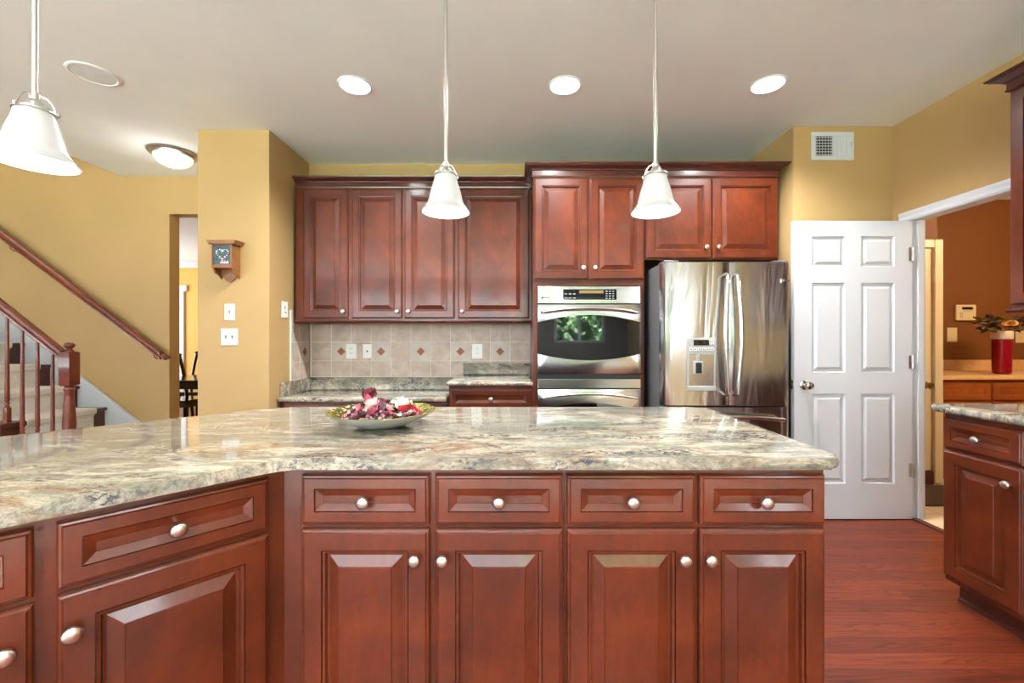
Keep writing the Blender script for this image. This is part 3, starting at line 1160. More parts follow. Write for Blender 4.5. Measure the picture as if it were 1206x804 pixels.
# wooden wall clock box
t = thing('wall_clock', 'small wooden wall box with blue painted dial, on the tan column', 'clock', (-2.06, 3.08, 1.63))
b = B()
b.box(-.072, .072, -.085, 0, .095, .262, .002)
b.build('case', 'clock_wood', t)
b = B(); b.prism([(-.090, .262), (.090, .262), (.106, .288), (-.106, .288)], -.105, 0, 'xz', .002, seg=1); b.build('roof', 'clock_wood', t)
b = B()
b.box(-.072, -.063, -.096, -.085, .095, .262, .002); b.box(.060, .072, -.096, -.085, .095, .262, .002)
b.box(-.063, .060, -.096, -.085, .095, .118, .002); b.box(-.063, .060, -.096, -.085, .254, .262, .002)
fr = b.build('front_frame', 'clock_wood', t)
b = B(); b.lathe([(0, 0), (.004, 0), (.004, .006), (0, .007)], (.066, -.096, .18), '-y', 10); b.build('pull', 'bronze', fr)
b = B(); b.box(-.063, .060, -.088, -.085, .118, .254); dial = b.build('dial', 'dial', t)
b = B()
for k in range(22):   # ring of pale dots in a heart outline
    a = 2 * math.pi * k / 22
    hx = .0026 * 16 * math.sin(a) ** 3
    hz = .0026 * (13 * math.cos(a) - 5 * math.cos(2 * a) - 2 * math.cos(3 * a) - math.cos(4 * a))
    b.lathe([(0, 0), (.0032 + .0012 * (k % 3), 0), (0, .0015)], (hx, -.088, .194 + hz), '-y', 8)
for k in range(9):    # pale lettering strokes
    x = -.012 + k * .0066
    b.box(x, x + .0032, -.0893, -.0878, .124 + .003 * (k % 2), .138 + .004 * ((k * 5) % 3))
b.build('painted_motif', 'plate', dial)
b = B()
for x, z in ((-.004, .150), (.006, .154), (.016, .148), (.004, .143)):
    b.lathe([(0, 0), (.006, 0), (0, .002)], (x, -.088, z), '-y', 8)
b.build('red_flowers', 'red_petal', dial)
b = B()
sc = round_poly([(-.058, .095), (.058, .095), (.058, .055), (.03, .02), (0, .0), (-.03, .02), (-.058, .055)][::-1], [0, .02, .02, .02, .02, 0, 0], 4)
b.prism(sc, -.012, -.001, 'xz'); b.build('back_board', 'clock_wood', t)
for s in (-1, 1):
    b = B(); b.prism([(-.085, .095), (-.0, .095), (-.0, .028), (-.03, .05), (-.07, .062)], s * .064 - .006, s * .064 + .006, 'yz'); b.build('bracket', 'clock_wood', t)

# ------------------------------------------------------------------ double wall oven
t = thing('wall_oven', 'stainless steel double wall oven built into the cherry tower', 'oven', (.165, TY, 0))
W = .746
b = B(); b.box(.003, W - .003, .0, .55, .29, 1.606); b.build('oven_body', 'black', t)
b = B(); b.box(.002, W - .002, -.026, -.001, 1.478, 1.604, .004); cpn = b.build('control_panel', 'steel', t)
b = B(); b.prism(round_poly([(.178, 1.50), (.576, 1.50), (.576, 1.588), (.178, 1.588)], [.012] * 4, 4), -.0285, -.025, 'xz'); b.build('display_bezel', 'chrome', cpn)
b = B(); b.box(.184, .570, -.030, -.027, 1.506, 1.582, .001); b.build('display', 'black_gloss', cpn)
b = B(); b.box(.30, .475, -.0306, -.0298, 1.552, 1.574); b.build('clock_readout', 'display_glow', cpn)
b = B()
for i in range(3):
    for k in range(4):
        b.box(.49 + i * .024, .504 + i * .024, -.0306, -.0298, 1.513 + k * .017, 1.519 + k * .017)
for i in range(3):
    b.box(.196 + i * .03, .214 + i * .03, -.0306, -.0298, 1.515, 1.521); b.box(.196 + i * .03, .214 + i * .03, -.0306, -.0298, 1.545, 1.551)
b.build('keypad_marks', 'grey_mark', cpn)
b = B(); b.lathe([(0, 0), (.008, 0), (.008, .001), (0, .0015)], (.035, -.026, 1.520), '-y', 14)
b.box(.05, .09, -.0268, -.0258, 1.518, 1.5225); b.build('maker_badge', 'dark_slot', cpn)


def arc_poly(x0, x1, zedge, zmid, n=18):
    return [(x0 + (x1 - x0) * k / n, zedge + (zmid - zedge) * (1 - (2 * k / n - 1) ** 2)) for k in range(n + 1)]


def oven_door(z0, z1, w0e, w0m, w1e, w1m, hz):
    o_ = B()
    top = arc_poly(.002, W - .002, w1e, w1m)
    bot = arc_poly(.002, W - .002, w0e, w0m)
    o_.prism(top[::-1] + [(.002, z1), (W - .002, z1)][::1], -.032, -.006, 'xz', .003, seg=2)
    o_.prism(bot + [(W - .002, z0), (.002, z0)], -.032, -.006, 'xz', .003, seg=2)
    d_ = o_.build('oven_door', 'steel', t, 30)
    g = B(); g.box(.004, W - .004, -.026, -.0055, min(w0e, w0m) - .004, max(w1e, w1m) + .004); g.build('oven_window', 'black_gloss', d_)
    h = B()
    n = 14
    pts = [(.035 + .676 * k / n, -.062 - .004 * math.sin(math.pi * k / n), hz + .030 * (1 - (2 * k / n - 1) ** 2) - .012) for k in range(n + 1)]
    pts = [(.03, -.03, pts[0][2] - .002), (.031, -.05, pts[0][2] - .001)] + pts + [(.715, -.05, pts[-1][2] - .001), (.716, -.03, pts[-1][2] - .002)]
    h.tube(pts, .011, 10)
    h.build('handle', 'chrome', d_, True)
    return d_


oven_door(.972, 1.472, 1.118, 1.070, 1.342, 1.397, 1.427)
b = B(); b.box(.002, W - .002, -.020, -.001, .938, .968); b.build('vent_gap', 'black', t)
b = B(); b.box(.002, W - .002, -.030, -.001, .868, .935, .003); b.build('lower_panel', 'steel', t)
oven_door(.30, .862, .505, .455, .708, .762, .815)

# ------------------------------------------------------------------ refrigerator
FX, FY = .985, 2.90
t = thing('refrigerator', 'stainless steel french door refrigerator with water dispenser, beside the open white door', 'refrigerator', (FX, FY, 0))
FW = .872
b = B(); b.box(.004, FW - .004, .0, .72, .02, 1.735, .008); b.build('body', 'fridge_side', t)
b = B(); b.box(.02, FW - .02, .01, .5, .0, .02); b.build('base_grille', 'black', t)
for hx in (.07, FW - .07):
    b = B(); b.box(hx - .05, hx + .05, -.05, .06, 1.735, 1.752, .005); b.build('hinge_cover', 'fridge_side', t)


def fridge_door(x0, x1, z0, z1, name='door', bulge=.014, rl=.045, rr=.012):
    """slightly bowed steel door with a rounded outer edge"""
    b = B()
    n = 20
    pts = []
    for k in range(n + 1):
        u = k / n
        x = x0 + (x1 - x0) * u
        y = -.055 - bulge * math.sin(math.pi * (.12 + .76 * ((x) / FW)))
        dl, dr = x - x0, x1 - x
        if dl < rl: y += rl * (1 - math.sqrt(max(0, 1 - ((rl - dl) / rl) ** 2)))
        if dr < rr: y += rr * (1 - math.sqrt(max(0, 1 - ((rr - dr) / rr) ** 2)))
        pts.append((x, min(y, -.008)))
    pts = pts + [(x1, -.004), (x0, -.004)]
    b.prism(pts[::-1], z0, z1, 'xy', .004, seg=2)
    return b.build(name, 'steel_door', t, 35)


SX = .446
d1 = fridge_door(.002, SX - .003, .780, 1.738, rl=.035, rr=.008)
d2 = fridge_door(SX + .003, FW - .002, .780, 1.738, rl=.008, rr=.035)
dw = fridge_door(.002, FW - .002, .060, .768, 'freezer_drawer', rl=.035, rr=.035)
for d_, hx, s in ((d1, SX - .030, -1), (d2, SX + .030, 1)):
    b = B(); n = 16
    pts = [(hx + s * .022 * math.sin(math.pi * k / n), -.118 - .012 * math.sin(math.pi * k / n), .865 + .775 * k / n) for k in range(n + 1)]
    pts = [(hx, -.07, .850), (hx, -.10, .856)] + pts + [(hx, -.10, 1.649), (hx, -.07, 1.655)]
    b.tube(pts, [.010, .012] + [.0135] * (n + 1) + [.012, .010], 10); b.build('handle', 'chrome', d_, True)
b = B(); n = 14
pts = [(.09 + .69 * k / n, -.120 - .010 * math.sin(math.pi * k / n), .695 + .020 * math.sin(math.pi * k / n)) for k in range(n + 1)]
pts = [(.088, -.065, .690), (.089, -.10, .692)] + pts + [(.781, -.10, .692), (.782, -.065, .690)]
b.tube(pts, .013, 10); b.build('handle', 'chrome', dw, True)
# ice and water dispenser
dx0, dx1 = .165, .350
b = B()
YD = -.0800
b.box(dx0, dx1, YD, -.06, 1.120, 1.232, .004)                       # control block
b.box(dx0, dx0 + .010, YD, -.06, .905, 1.12, .002); b.box(dx1 - .010, dx1, YD, -.06, .905, 1.12, .002)
b.box(dx0 - .002, dx1 + .002, YD - .006, -.055, .880, .912, .004)
disp = b.build('dispenser', 'grey_plastic', d1)
b = B(); b.box(dx0 + .010, dx1 - .010, -.0765, -.060, .905, 1.12); b.build('recess', 'steel', disp)
b = B(); b.box(dx0 + .040, dx1 - .044, YD - .002, YD + .001, 1.182, 1.218); b.build('display', 'black_gloss', disp)
b = B()
for k in range(6):
    x = dx0 + .012 + k * .0278
    b.box(x, x + .020, YD - .0022, YD + .001, 1.146, 1.168, .001, seg=1)
for z in (1.184, 1.205):
    b.box(dx1 - .034, dx1 - .012, YD - .0022, YD + .001, z, z + .014, .001, seg=1)
b.build('buttons', 'plate', disp)
b = B()
for k in range(6):
    x = dx0 + .017 + k * .0278
    b.box(x, x + .010, YD - .0028, YD - .0018, 1.152, 1.160)
for z in (1.188, 1.209):
    b.box(dx1 - .029, dx1 - .017, YD - .0028, YD - .0018, z, z + .005)
for k in range(2):
    b.box(dx0 + .048 + k * .06, dx0 + .070 + k * .06, YD - .0028, YD - .0018, 1.194, 1.1975); b.box(dx0 + .048 + k * .05, dx0 + .066 + k * .05, YD - .0028, YD - .0018, 1.206, 1.209)
b.build('button_marks', 'dark_slot', disp)
b = B(); b.box(dx0 + .040, dx0 + .100, -.088, -.07, .992, 1.078, .003); b.box(dx0 + .058, dx0 + .078, -.086, -.07, 1.078, 1.12, .003); pd = b.build('paddle_frame', 'grey_plastic', disp)
b = B(); b.box(dx0 + .050, dx0 + .090, -.092, -.085, .996, 1.068, .003); b.build('paddle', 'black', pd)
b = B(); b.box(.795, .800, -.072, -.058, 1.600, 1.626); b.box(.806, .818, -.073, -.058, 1.607, 1.621, .001, seg=1); b.box(.823, .850, -.066, -.052, 1.609, 1.615); b.build('maker_badge', 'chrome', d2)

# ------------------------------------------------------------------ pendants, ceiling lights
def pendant(label, x, y, z=1.673):
    t = thing('pendant_light', label, 'pendant light', (x, y, z))
    prof = [(.084, 0), (.0835, .004), (.078, .011), (.069, .022), (.0625, .034), (.058, .050), (.053, .072), (.047, .092), (.042, .108), (.039, .122), (.038, .132), (.034, .136)]
    inner_ = [(r - .003, h + .001) for r, h in prof[::-1]]
    b = B(); b.lathe(prof + inner_ + [prof[0]], (0, 0, 0), 'z', 40); b.build('glass_shade', 'shade', t, 60)
    b = B(); b.lathe([(0, .176), (.010, .176), (.012, .170), (.011, .160), (.018, .150), (.020, .142), (.038, .138), (.041, .134), (.041, .129), (.0385, .127), (.0, .132)], (0, 0, 0), 'z', 28)
    cap = b.build('cap', 'nickel', t, True)
    b = B()
    for k in range(3):
        a = R(30 + 120 * k)
        c_, s_ = math.cos(a), math.sin(a)
        b.tube([(r * c_, r * s_, h) for r, h in ((.011, .172), (.022, .168), (.031, .157), (.036, .146), (.040, .134))], .0022, 6)
    for k in range(3):
        a = R(30 + 120 * k)
        b.lathe([(0, -.004), (.004, -.004), (.005, 0), (.004, .004), (0, .004)], (.043 * math.cos(a), .043 * math.sin(a), .132), 'z', 8)
    b.build('cap_arms', 'nickel', cap, True)
    top = CZ - z
    b = B(); b.lathe([(0, .17), (.0065, .17), (.0065, top - .02), (0, top - .02)], (0, 0, 0), 'z', 12); b.build('rod', 'nickel', t, True)
    b = B(); b.lathe([(0, top - .025), (.02, top - .025), (.055, top - .012), (.06, top - .001), (0, top - .001)], (0, 0, 0), 'z', 28); b.build('ceiling_canopy', 'nickel', t, True)
    b = B(); b.lathe([(0, .132), (.012, .130), (.012, .108), (.020, .092), (.026, .072), (.022, .056), (.010, .047), (0, .046)], (0, 0, 0), 'z', 16); b.build('bulb', 'bulb_glow', t, True)
    lamp('pendant_lamp', (x, y, z + .015), 1.2, (1, .94, .84), .03)


pendant('bell glass pendant hanging in front of the four-door wall cabinets', -.243, 1.5)
pendant('bell glass pendant hanging in front of the refrigerator cabinet', .498, 1.5)
pendant('bell glass pendant hanging before the stair wall, largest of the pendants', -1.217, 1.077)


def downlight(label, x, y):
    t = thing('recessed_light', label, 'ceiling light', (x, y, CZ))
    b = B(); b.lathe([(.086, -.001), (.087, -.005), (.094, -.006), (.099, -.003), (.099, 0), (.086, 0)], (0, 0, 0), 'z', 40); b.build('trim_ring', 'ceiling', t, True)
    b = B(); b.lathe([(0, -.004), (.06, -.004), (.0865, -.0015)], (0, 0, 0), 'z', 32); b.build('lens', 'bulb_glow', t)
    lamp('downlight_lamp', (x, y, CZ - .03), 115, (.97, .985, 1.0), .07, 'SPOT', 150)


downlight('lit recessed ceiling light nearest the stairs', -.955, 2.54)
downlight('lit recessed ceiling light between the two small pendants', .302, 2.54)
downlight('lit recessed ceiling light in front of the air register', 1.51, 2.53)

# extra unseen cans added above and behind the camera to light carpet and ceiling
b, b2 = B(), B()
for x, y, p in [(-.95, .30, 22), (.30, .30, 22), (1.51, .30, 22)] + [(x, y, 330) for y in (-1.4, -2.9) for x in (-4.6, -2.8, -1.0, .8)]:
    b.lathe([(.086, -.001), (.087, -.005), (.094, -.006), (.099, -.003), (.099, 0), (.086, 0)], (x, y, CZ), 'z', 24)
    b2.lathe([(0, -.004), (.06, -.004), (.0865, -.0015)], (x, y, CZ), 'z', 24)
    lamp('downlight_lamp', (x, y, CZ - .03), p, (.95, .985, 1.0), .06, 'SPOT', 130)  # added lamp, out of view
o = struct(b.build('ceiling_added_trim', 'ceiling', None, True))
struct(b2.build('ceiling_added_lens', 'bulb_glow', None))

t = thing('ceiling_speaker', 'flush round white speaker in the ceiling above the hall', 'speaker', (-2.41, 2.43, CZ))
b = B(); b.lathe([(.100, -.003), (.104, -.007), (.115, -.005), (.117, 0), (.1, 0)], (0, 0, 0), 'z', 40); b.build('rim', 'ceiling', t, True)
b = B(); b.lathe([(0, -.005), (.07, -.0045), (.101, -.003)], (0, 0, 0), 'z', 32); b.build('grille', 'speaker_grille', t)

t = thing('flush_ceiling_light', 'lit dome ceiling light with nickel rim beside the tan column', 'ceiling light', (-2.78, 3.46, CZ))
b = B(); b.lathe([(0, 0), (.165, 0), (.172, -.012), (.165, -.022), (.150, -.030), (.135, -.036), (0, -.036)], (0, 0, 0), 'z', 40); b.build('rim', 'nickel', t, True)
b = B(); b.lathe([(.134, -.034), (.128, -.060), (.105, -.088), (.07, -.108), (.03, -.118), (0, -.120)], (0, 0, 0), 'z', 36); b.build('glass_dome', mk_glow('dome_glow', (1, .97, .92), .45), t, True)
b = B(); b.lathe([(0, -.118), (.010, -.119), (.012, -.126), (.006, -.134), (0, -.137)], (0, 0, 0), 'z', 14); b.build('finial', 'nickel', t, True)
lamp('flush_lamp', (-2.78, 3.40, CZ - .24), 2.2, (1, .93, .82), .12)

# ------------------------------------------------------------------ bowl of potpourri
BX, BY, BZ = -.474, 1.52, .9173
t = thing('decorative_bowl', 'shallow silver bowl with gold-green lining on the granite island', 'bowl', (BX, BY, BZ))
out = [(0, 0), (.06, .0), (.075, .002), (.11, .014), (.145, .029), (.175, .046), (.187, .055)]
inn = [(.1855, .0565), (.172, .049), (.142, .033), (.108, .018), (.07, .007), (0, .005)]
b = B(); b.lathe(out, (0, 0, 0), 'z', 56); b.build('bowl_shell', 'bowl_out', t, True)
b = B(); b.lathe([out[-1]] + inn, (0, 0, 0), 'z', 56); b.build('lining', 'bowl_in', t, True)
b = B()
PM = ['maroon_petal', 'pink_petal', 'pale_petal', 'cream_petal', 'plum_petal', 'red_petal', 'seed', 'leaf_dark']
rnd = random.Random(5)


def petal(b, c, size, mi, rnd, curl=.5):
    rot = Matrix.Rotation(rnd.uniform(0, 6.28), 3, 'Z') @ Matrix.Rotation(rnd.uniform(-.9, .9), 3, 'X') @ Matrix.Rotation(rnd.uniform(-.6, .6), 3, 'Y')
    n = 4
    grid = []
    for i in range(n + 1):
        u = i / n
        wd = math.sin(math.pi * (.12 + .8 * u)) * .5
        row = []
        for j in range(4):
            v = (j / 3 - .5) * 2
            p = Vector((v * wd * size, (u - .5) * size * 1.25, curl * size * (.5 * v * v + .6 * (u - .5) ** 2)))
            row.append(b.bm.verts.new(Vector(c) + rot @ p))
        grid.append(row)
    for i in range(n):
        for j in range(3):
            b._face([grid[i][j], grid[i][j + 1], grid[i + 1][j + 1], grid[i + 1][j]], mi)


def pod(b, c, r_, mi, rnd):
    pr = [(0, -r_), (r_ * .7, -r_ * .7), (r_, 0), (r_ * .75, r_ * .65), (r_ * .3, r_ * .95), (0, r_ * .8)]
    b.lathe(pr, c, 'z', 8, mi)


for k in range(480):
    a = rnd.uniform(0, 6.283)
    rr = .125 * math.sqrt(rnd.random())
    x_, y_ = rr * math.cos(a), rr * math.sin(a) * 1.0
    hmax = .026 + .040 * math.exp(-((x_ + .035) ** 2 + y_ ** 2) / .0034) + .018 * math.exp(-((x_ - .03) ** 2 + y_ ** 2) / .006)
    z_ = .022 + (hmax) * rnd.uniform(.35, 1.0)
    mi = rnd.choices(range(8), [12, 14, 24, 13, 9, 10, 13, 6])[0]
    if rnd.random() < .25:
        pod(b, (x_, y_, z_), rnd.uniform(.005, .010), rnd.choice([6, 0, 4, 5]), rnd)
    else:
        petal(b, (x_, y_, z_), rnd.uniform(.014, .030), mi, rnd)
for k in range(14):  # the larger pieces that stand out
    pass
for x_, y_, z_, s_, mi in ((.075, -.02, .062, .05, 3), (.085, -.01, .070, .045, 3), (.068, .0, .066, .045, 3), (.02, -.07, .058, .05, 4), (.035, -.06, .060, .045, 2),
                           (-.015, -.06, .068, .05, 2), (-.01, -.05, .074, .045, 2), (-.045, -.01, .104, .042, 0), (-.040, .0, .108, .036, 0), (-.05, -.02, .088, .04, 1), (.0, -.09, .052, .05, 1), (.1, -.05, .055, .045, 5)):
    petal(b, (x_, y_, z_), s_, mi, rnd, .7)
po = b.build('potpourri', PM, None, False, loc=(BX, BY, BZ + .004))
tag(po, 'heap of red, pink and plum dried petals in the silver bowl', 'potpourri', kind='stuff')

# ------------------------------------------------------------------ staircase
t = thing('staircase', 'carpeted staircase with dark wood tread ends climbing along the tan wall', 'staircase', (0, 0, 0))
YN, YF = 3.13, 3.955
RUN, RISE, X1 = .2535, .1975, -3.262
NS = 10
tr, cp_, ri = B(), B(), B()
for k in range(1, NS + 1):
    xr = X1 - (k - 1) * RUN
    z1_ = RISE * k
    ri.box(xr - RUN - .02, xr - .028, YN + .01, YF - .02, 0 if k < 3 else z1_ - RISE * 1.6, z1_ - .03)
    tr.box(xr - RUN - .03, xr, YN - .02, YF - .02, z1_ - .030, z1_, .010)
    # carpet runner: wraps tread and riser
    y0, y1 = YN + .15, YF - .135
    cp_.prism([(xr - RUN - .028, z1_ + .001), (xr - .006, z1_ + .001), (xr + .003, z1_ - .010), (xr + .002, z1_ - .034), (xr - .016, z1_ - .046), (xr - .026, z1_ - .07), (xr - .026, z1_ - RISE + .008),
               (xr - .012, z1_ - RISE + .001), (xr - .012, z1_ - RISE + .010), (xr - .018, z1_ - RISE + .014), (xr - .018, z1_ - .07), (xr - .010, z1_ - .050), (xr + .008, z1_ - .038), (xr + .012, z1_ - .006), (xr + .002, z1_ + .010), (xr - RUN - .028, z1_ + .010)], y0, y1, 'xz')
ri.build('risers', 'stair_dark', t)
tr.build('treads', 'stair_dark', t)
cp_.build('carpet_runner', 'carpet', t)
sl = RISE / RUN
def skirt(yn, yf, up, name, xa=-3.02, low=0):
    x_end = X1 - NS * RUN
    z_at = lambda x: (X1 - x) * sl
    b = B()
    x0_ = X1 + (up / sl) * 1.0
    pts = [(min(xa, x0_), 0.0), (x_end, 0), (x_end, z_at(x_end) + up), (min(xa, x0_), max(z_at(min(xa, x0_)) + up, .0))]
    b.prism(pts, yn, yf, 'xz')
    b.obox((pts[3][0], (yn + yf) / 2 - .006, pts[3][1]), (pts[2][0], (yn + yf) / 2 - .006, pts[2][1]), yf - yn + .012, .02)
    return b.build(name, 'white', t)
skirt(YF - .02, YF - .001, .27, 'skirt_board')
skirt(YN - .015, YN + .008, -.06, 'stringer', -3.30)

t = thing('stair_railing', 'cherry stair railing with square newel post and turned balusters', 'railing', (0, 0, 0))
NX, NY = -3.345, 3.19
b = B()
b.box(NX - .04, NX + .04, NY - .04, NY + .04, .199, .45, .004)
b.lathe([(.030, .44), (.034, .455), (.026, .475), (.038, .53), (.040, .58), (.035, .68), (.029, .78), (.026, .83), (.030, .84), (.033, .85), (.027, .862), (.033, .875)], (NX, NY, 0), 'z', 20)
b.prism([(NX - .04, NY - .04), (NX + .04, NY - .04), (NX + .04, NY + .04), (NX - .04, NY + .04)], .872, 1.128, 'xy', .008, seg=1)
b.lathe([(.026, 1.12), (.028, 1.135), (.020, 1.142), (.016, 1.15), (.022, 1.158), (.031, 1.168), (.033, 1.178), (.026, 1.19), (.012, 1.197), (0, 1.198)], (NX, NY, 0), 'z', 20)
b.build('newel_post', 'newel_wood', t, 45)
RS = .79
rail_z = lambda x: 1.075 + (NX + .0 - x) * RS
b = B()
hp = [(-.028, -.03), (-.028, -.018), (-.022, -.012), (-.032, .002), (-.028, .020), (-.012, .030), (.012, .030), (.028, .020), (.032, .002), (.022, -.012), (.028, -.018), (.028, -.03)]
def sweep_rail(b, p0, p1, hp, s=1.0):
    p0, p1 = Vector(p0), Vector(p1)
    r0 = [b.bm.verts.new(p0 + Vector((0, a * s, c * s * 1.2))) for a, c in hp]
    r1 = [b.bm.verts.new(p1 + Vector((0, a * s, c * s * 1.2))) for a, c in hp]
    for k in range(len(hp)):
        b._face([r0[k], r0[(k + 1) % len(hp)], r1[(k + 1) % len(hp)], r1[k]])
    b._face(r0); b._face(r1[::-1])
sweep_rail(b, (NX - .038, NY, rail_z(NX - .038)), (-5.0, NY, rail_z(-5.0)), hp)
b.build('hand_rail', 'stair_wood', t, 30)
for k in range(14):
    x = -3.47 - .1267 * k * .9
    n_ = max(1, math.floor((X1 - x) / RUN) + 1)
    zb = RISE * n_ + .001
    zt = rail_z(x) - .03
    bl = .115 if k % 2 == 0 else .115
    b = B()
    b.box(x - .016, x + .016, NY - .016, NY + .016, zb, zb + bl, .003)
    b.lathe([(.013, zb + bl - .002), (.016, zb + bl + .006), (.010, zb + bl + .014), (.014, zb + bl + .026), (.015, zb + bl + .032), (.010, zb + bl + .040), (.0145, zb + bl + .055), (.013, zb + bl + .20), (.010, zt - .03), (.009, zt)], (x, NY, 0), 'z', 12)
    b.build('baluster', 'newel_wood', t, 45)

t = thing('wall_handrail', 'cherry handrail fixed to the tan wall above the stairs', 'handrail', (0, 0, 0))
HY = 3.885
hx0, hz0 = -3.225, 1.072
hs = .755
b = B()
sweep_rail(b, (hx0, HY, hz0), (-5.6, HY, hz0 + (hx0 + 5.6) * hs), hp, .95)
b.obox((hx0 - .008, HY, hz0 + .006), (hx0 + .05, HY, hz0 - .030), .055, .042, .012)
b.obox((hx0 + .030, HY, hz0 - .02), (hx0 + .068, HY + .012, hz0 - .012), .05, .030, .012)
b.build('rail', 'stair_wood', t, 30)
for x in (hx0 - .08, -4.62):
    z = hz0 + (hx0 - x) * hs
    b = B(); b.tube([(x, HY, z - .035), (x, HY + .005, z - .075), (x, HY + .03, z - .09), (x, HY + .074, z - .085)], .006, 8)
    b.lathe([(0, -.0), (.022, -.0), (.022, .006), (0, .006)], (x, HY + .074, z - .085), '-y', 12)
    b.build('bracket', 'bronze', t, True)

# ------------------------------------------------------------------ dining room glimpsed past the column
t = thing('dining_table', 'dark dining table with pale reflecting top in the far room', 'table', (-3.72, 5.35, 0))
b = B(); b.box(-.52, .9, -.48, .48, .715, .745, .006); b.build('tabletop', 'black_wood', t)
b = B(); b.box(-.46, .84, -.42, .42, .635, .715); b.build('apron', 'black_wood', t)
for sx in (-.44, .80):
    for sy in (-.38, .38):
        b = B(); b.obox((sx, sy, 0), (sx, sy, .64), .07, .07, .006, up=(0, 1, 0)); b.build('leg', 'black_wood', t)


def chair(label, loc, rz):
    """black splat-back dining chair facing local +x"""
    t = thing('dining_chair', label, 'chair', loc, rz)
    b = B(); b.prism(round_poly([(-.21, -.20), (.22, -.23), (.22, .23), (-.21, .20)], [.03] * 4, 4), .445, .475, 'xy', .008, seg=2); b.build('seat', 'black_wood', t)
    b = B(); b.box(-.19, .19, -.185, .185, .385, .445); b.build('seat_frame', 'black_wood', t)
    for s in (-1, 1):
        b = B(); b.obox((.185, s * .19, 0), (.185, s * .19, .39), .04, .04, .004, up=(0, 1, 0)); b.build('leg', 'black_wood', t)
        b = B(); b.tube([(-.23, s * .19, 0), (-.195, s * .19, .25), (-.19, s * .19, .46), (-.205, s * .19, .62), (-.245, s * .185, .82), (-.30, s * .18, 1.02)], .021, 8); b.build('leg', 'black_wood', t, True)
    b = B(); b.tube([(-.295, -.20, 1.0), (-.315, -.1, 1.03), (-.32, 0, 1.04), (-.315, .1, 1.03), (-.295, .20, 1.0)], .03, 8, flat=.5); b.build('top_rail', 'black_wood', t, True)
    for yy in (-.09, 0, .09):
        b = B(); b.tube([(-.195, yy, .47), (-.225, yy, .66), (-.265, yy, .84), (-.31, yy, 1.02)], .011, 6); b.build('spindle', 'black_wood', t, True)
    return t


chair('black dining chair seen side-on through the far doorway, close to the jamb', (-4.14, 5.36, 0), R(-8))
chair('black dining chair on the far side of the dark table', (-4.64, 6.15, 0), R(-90))

# ------------------------------------------------------------------ laundry room
t = thing('base_cabinet', 'honey oak laundry cabinet with drawers under the tan counter', 'cabinet', (3.605, 3.64, 0))
b = B(); b.box(0, 2.2, 0, .55, .1, .874); b.build('body', 'oak', t)
b = B(); b.box(0, 2.2, .07, .55, 0, .1); b.build('toe_kick', 'oak', t)
SL = [(0, -.012), (.006, -.018), (.04, -.018), (.046, -.014), (.05, -.014)]
for k in range(4):
    x0_ = .012 + k * .47
    front(t, 'drawer', x0_ - (.0 if k else 0), x0_ + .445, .70, .85, None, 'oak', SL)
    front(t, 'door', x0_, x0_ + .445, .12, .685, None, 'oak', DOOR)
t = thing('countertop', 'tan laminate counter under the red vase in the laundry', 'countertop', (0, 0, 0))
b = B(); b.box(3.59, 5.9, 3.60, 4.198, .875, .914, .008); b.build('slab', 'laminate', t)
b = B(); b.box(3.59, 5.9, 4.178, 4.198, .914, 1.016, .003); b.build('backsplash', 'laminate', t)
t = thing('alarm_keypad', 'almond alarm keypad on the brown laundry wall', 'keypad', (4.44, 4.199, 1.48))
b = B(); b.box(-.098, .098, -.03, 0, -.078, .078, .010); b.build('case', 'almond', t)
b = B(); b.box(-.045, .060, -.032, -.029, .030, .054); b.build('screen', 'black_gloss', t)
b = B()
for i in range(2):
    for k in range(4):
        b.box(-.066 + i * .016, -.055 + i * .016, -.0325, -.0295, -.050 + k * .014, -.041 + k * .014)
b.box(-.035, .045, -.0315, -.0295, .014, .018)
b.build('key_marks', 'grey_mark', t)
plate('almond switch on the brown laundry wall below the keypad', 'switch', (4.325, 4.1995, 1.262), 0, 'toggle', .098, .142, 'almond')
plate('almond outlet on the brown laundry wall behind the red vase', 'outlet', (5.00, 4.1995, 1.255), 0, 'outlet', .098, .142, 'almond')
VX, VY = 4.315, 3.76
t = thing('vase', 'deep red cylindrical vase with white rim on the tan laundry counter', 'vase', (VX, VY, .9145))
prof = [(0, 0), (.050, 0), (.058, .006), (.0615, .03), (.063, .20), (.064, .305), (.0685, .31), (.070, .322), (.070, .372), (.067, .378), (.060, .376), (.058, .20), (0, .19)]
b = B(); b.lathe(prof, (0, 0, 0), 'z', 32, mifn=lambda i: 1 if 5 <= i <= 9 else 0); b.build('vessel', ['red_glaze', 'white_glaze'], t, 40)
t = thing('flower_arrangement', 'dried tan rose and dark leaves standing in the red vase', 'flowers', (VX, VY, .9145 + .2))
b = B(); rr = random.Random(3)
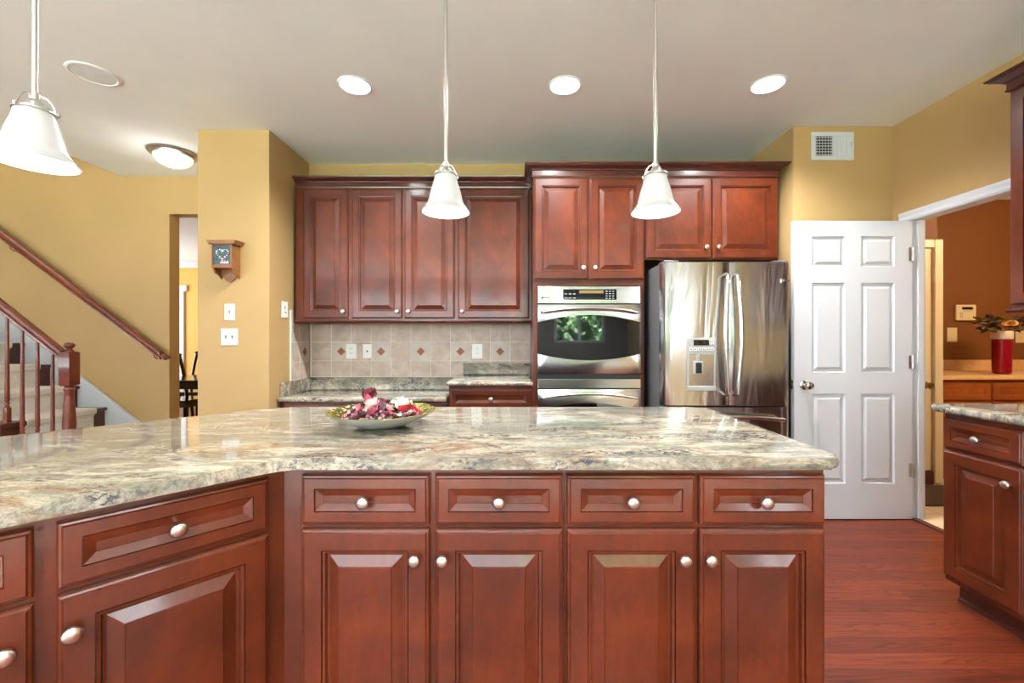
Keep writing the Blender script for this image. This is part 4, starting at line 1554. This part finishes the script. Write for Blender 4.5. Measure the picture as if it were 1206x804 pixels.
for k in range(85):
    a = rr.uniform(0, 6.28); ra = rr.uniform(.04, .21); z_ = .19 + rr.uniform(-.03, .10) - ra * .12
    if math.sin(a) < -.1 and abs(ra * math.cos(a) + .03) < .085: continue
    petal(b, (ra * math.cos(a), ra * math.sin(a) * .6, z_ + .03), rr.uniform(.035, .065), rr.choice([0, 0, 1]), rr)
b.tube([(0, 0, 0), (0, 0, .2)], .01, 6, 1)
for k in range(12):
    a = k * .52
    b.tube([(0, 0, .1), (.05 * math.cos(a), .05 * math.sin(a), .18), (.15 * math.cos(a), .09 * math.sin(a), .20)], .003, 5, 1)
b.build('leaves', ['leaf_dark', 'leaf_olive'], t)
b = B()
for k in range(22):
    a = k * 2.4; ra = .006 + .0022 * k
    rot = Matrix.Rotation(a, 3, 'Z') @ Matrix.Rotation(-.9 + .03 * k, 3, 'X')
    g = []
    for i in range(4):
        row = []
        for j in range(4):
            u, v = i / 3, (j / 3 - .5) * 2
            p = Vector((v * .028 * math.sin(math.pi * (.2 + .7 * u)), .010 + .004 * v * v, u * .045))
            row.append(b.bm.verts.new(Vector((-.105 + ra * math.cos(a) * .9, -.150 + ra * math.sin(a) * .3, .228)) + rot @ p))
        g.append(row)
    for i in range(3):
        for j in range(3):
            b._face([g[i][j], g[i][j + 1], g[i + 1][j + 1], g[i + 1][j]])
b.build('rose', 'rose', t)

# ------------------------------------------------------------------ garden outside the rear window (mirrored in the oven glass)
struct(B().box(-20, 20, -30, -4.1, -.25, -.15).build('ground', 'grass'))


def tree(label, x, y, h, cr, seed):
    t = thing('tree', label, 'tree', (x, y, -.15))
    b = B(); b.tube([(0, 0, 0), (.05, .0, h * .3), (0, .05, h * .7)], [.12, .10, .05], 8); b.build('trunk', 'bark', t)
    b = B(); r_ = random.Random(seed)
    for k in range(900):
        u = Vector((r_.gauss(0, 1), r_.gauss(0, 1), r_.gauss(0, 1))).normalized() * cr * r_.uniform(.55, 1.0)
        petal(b, (u.x, u.y, h * .62 + u.z * 1.25), r_.uniform(.16, .30), 0, r_)
    b.build('crown', 'leaf', t)


tree('leafy green tree outside the rear window, mirrored in the oven glass on its left', 1.2, -7.2, 3.2, 1.05, 1)
tree('leafy green tree outside the rear window, mirrored in the oven glass on its right', 3.3, -9.2, 3.6, 1.35, 2)
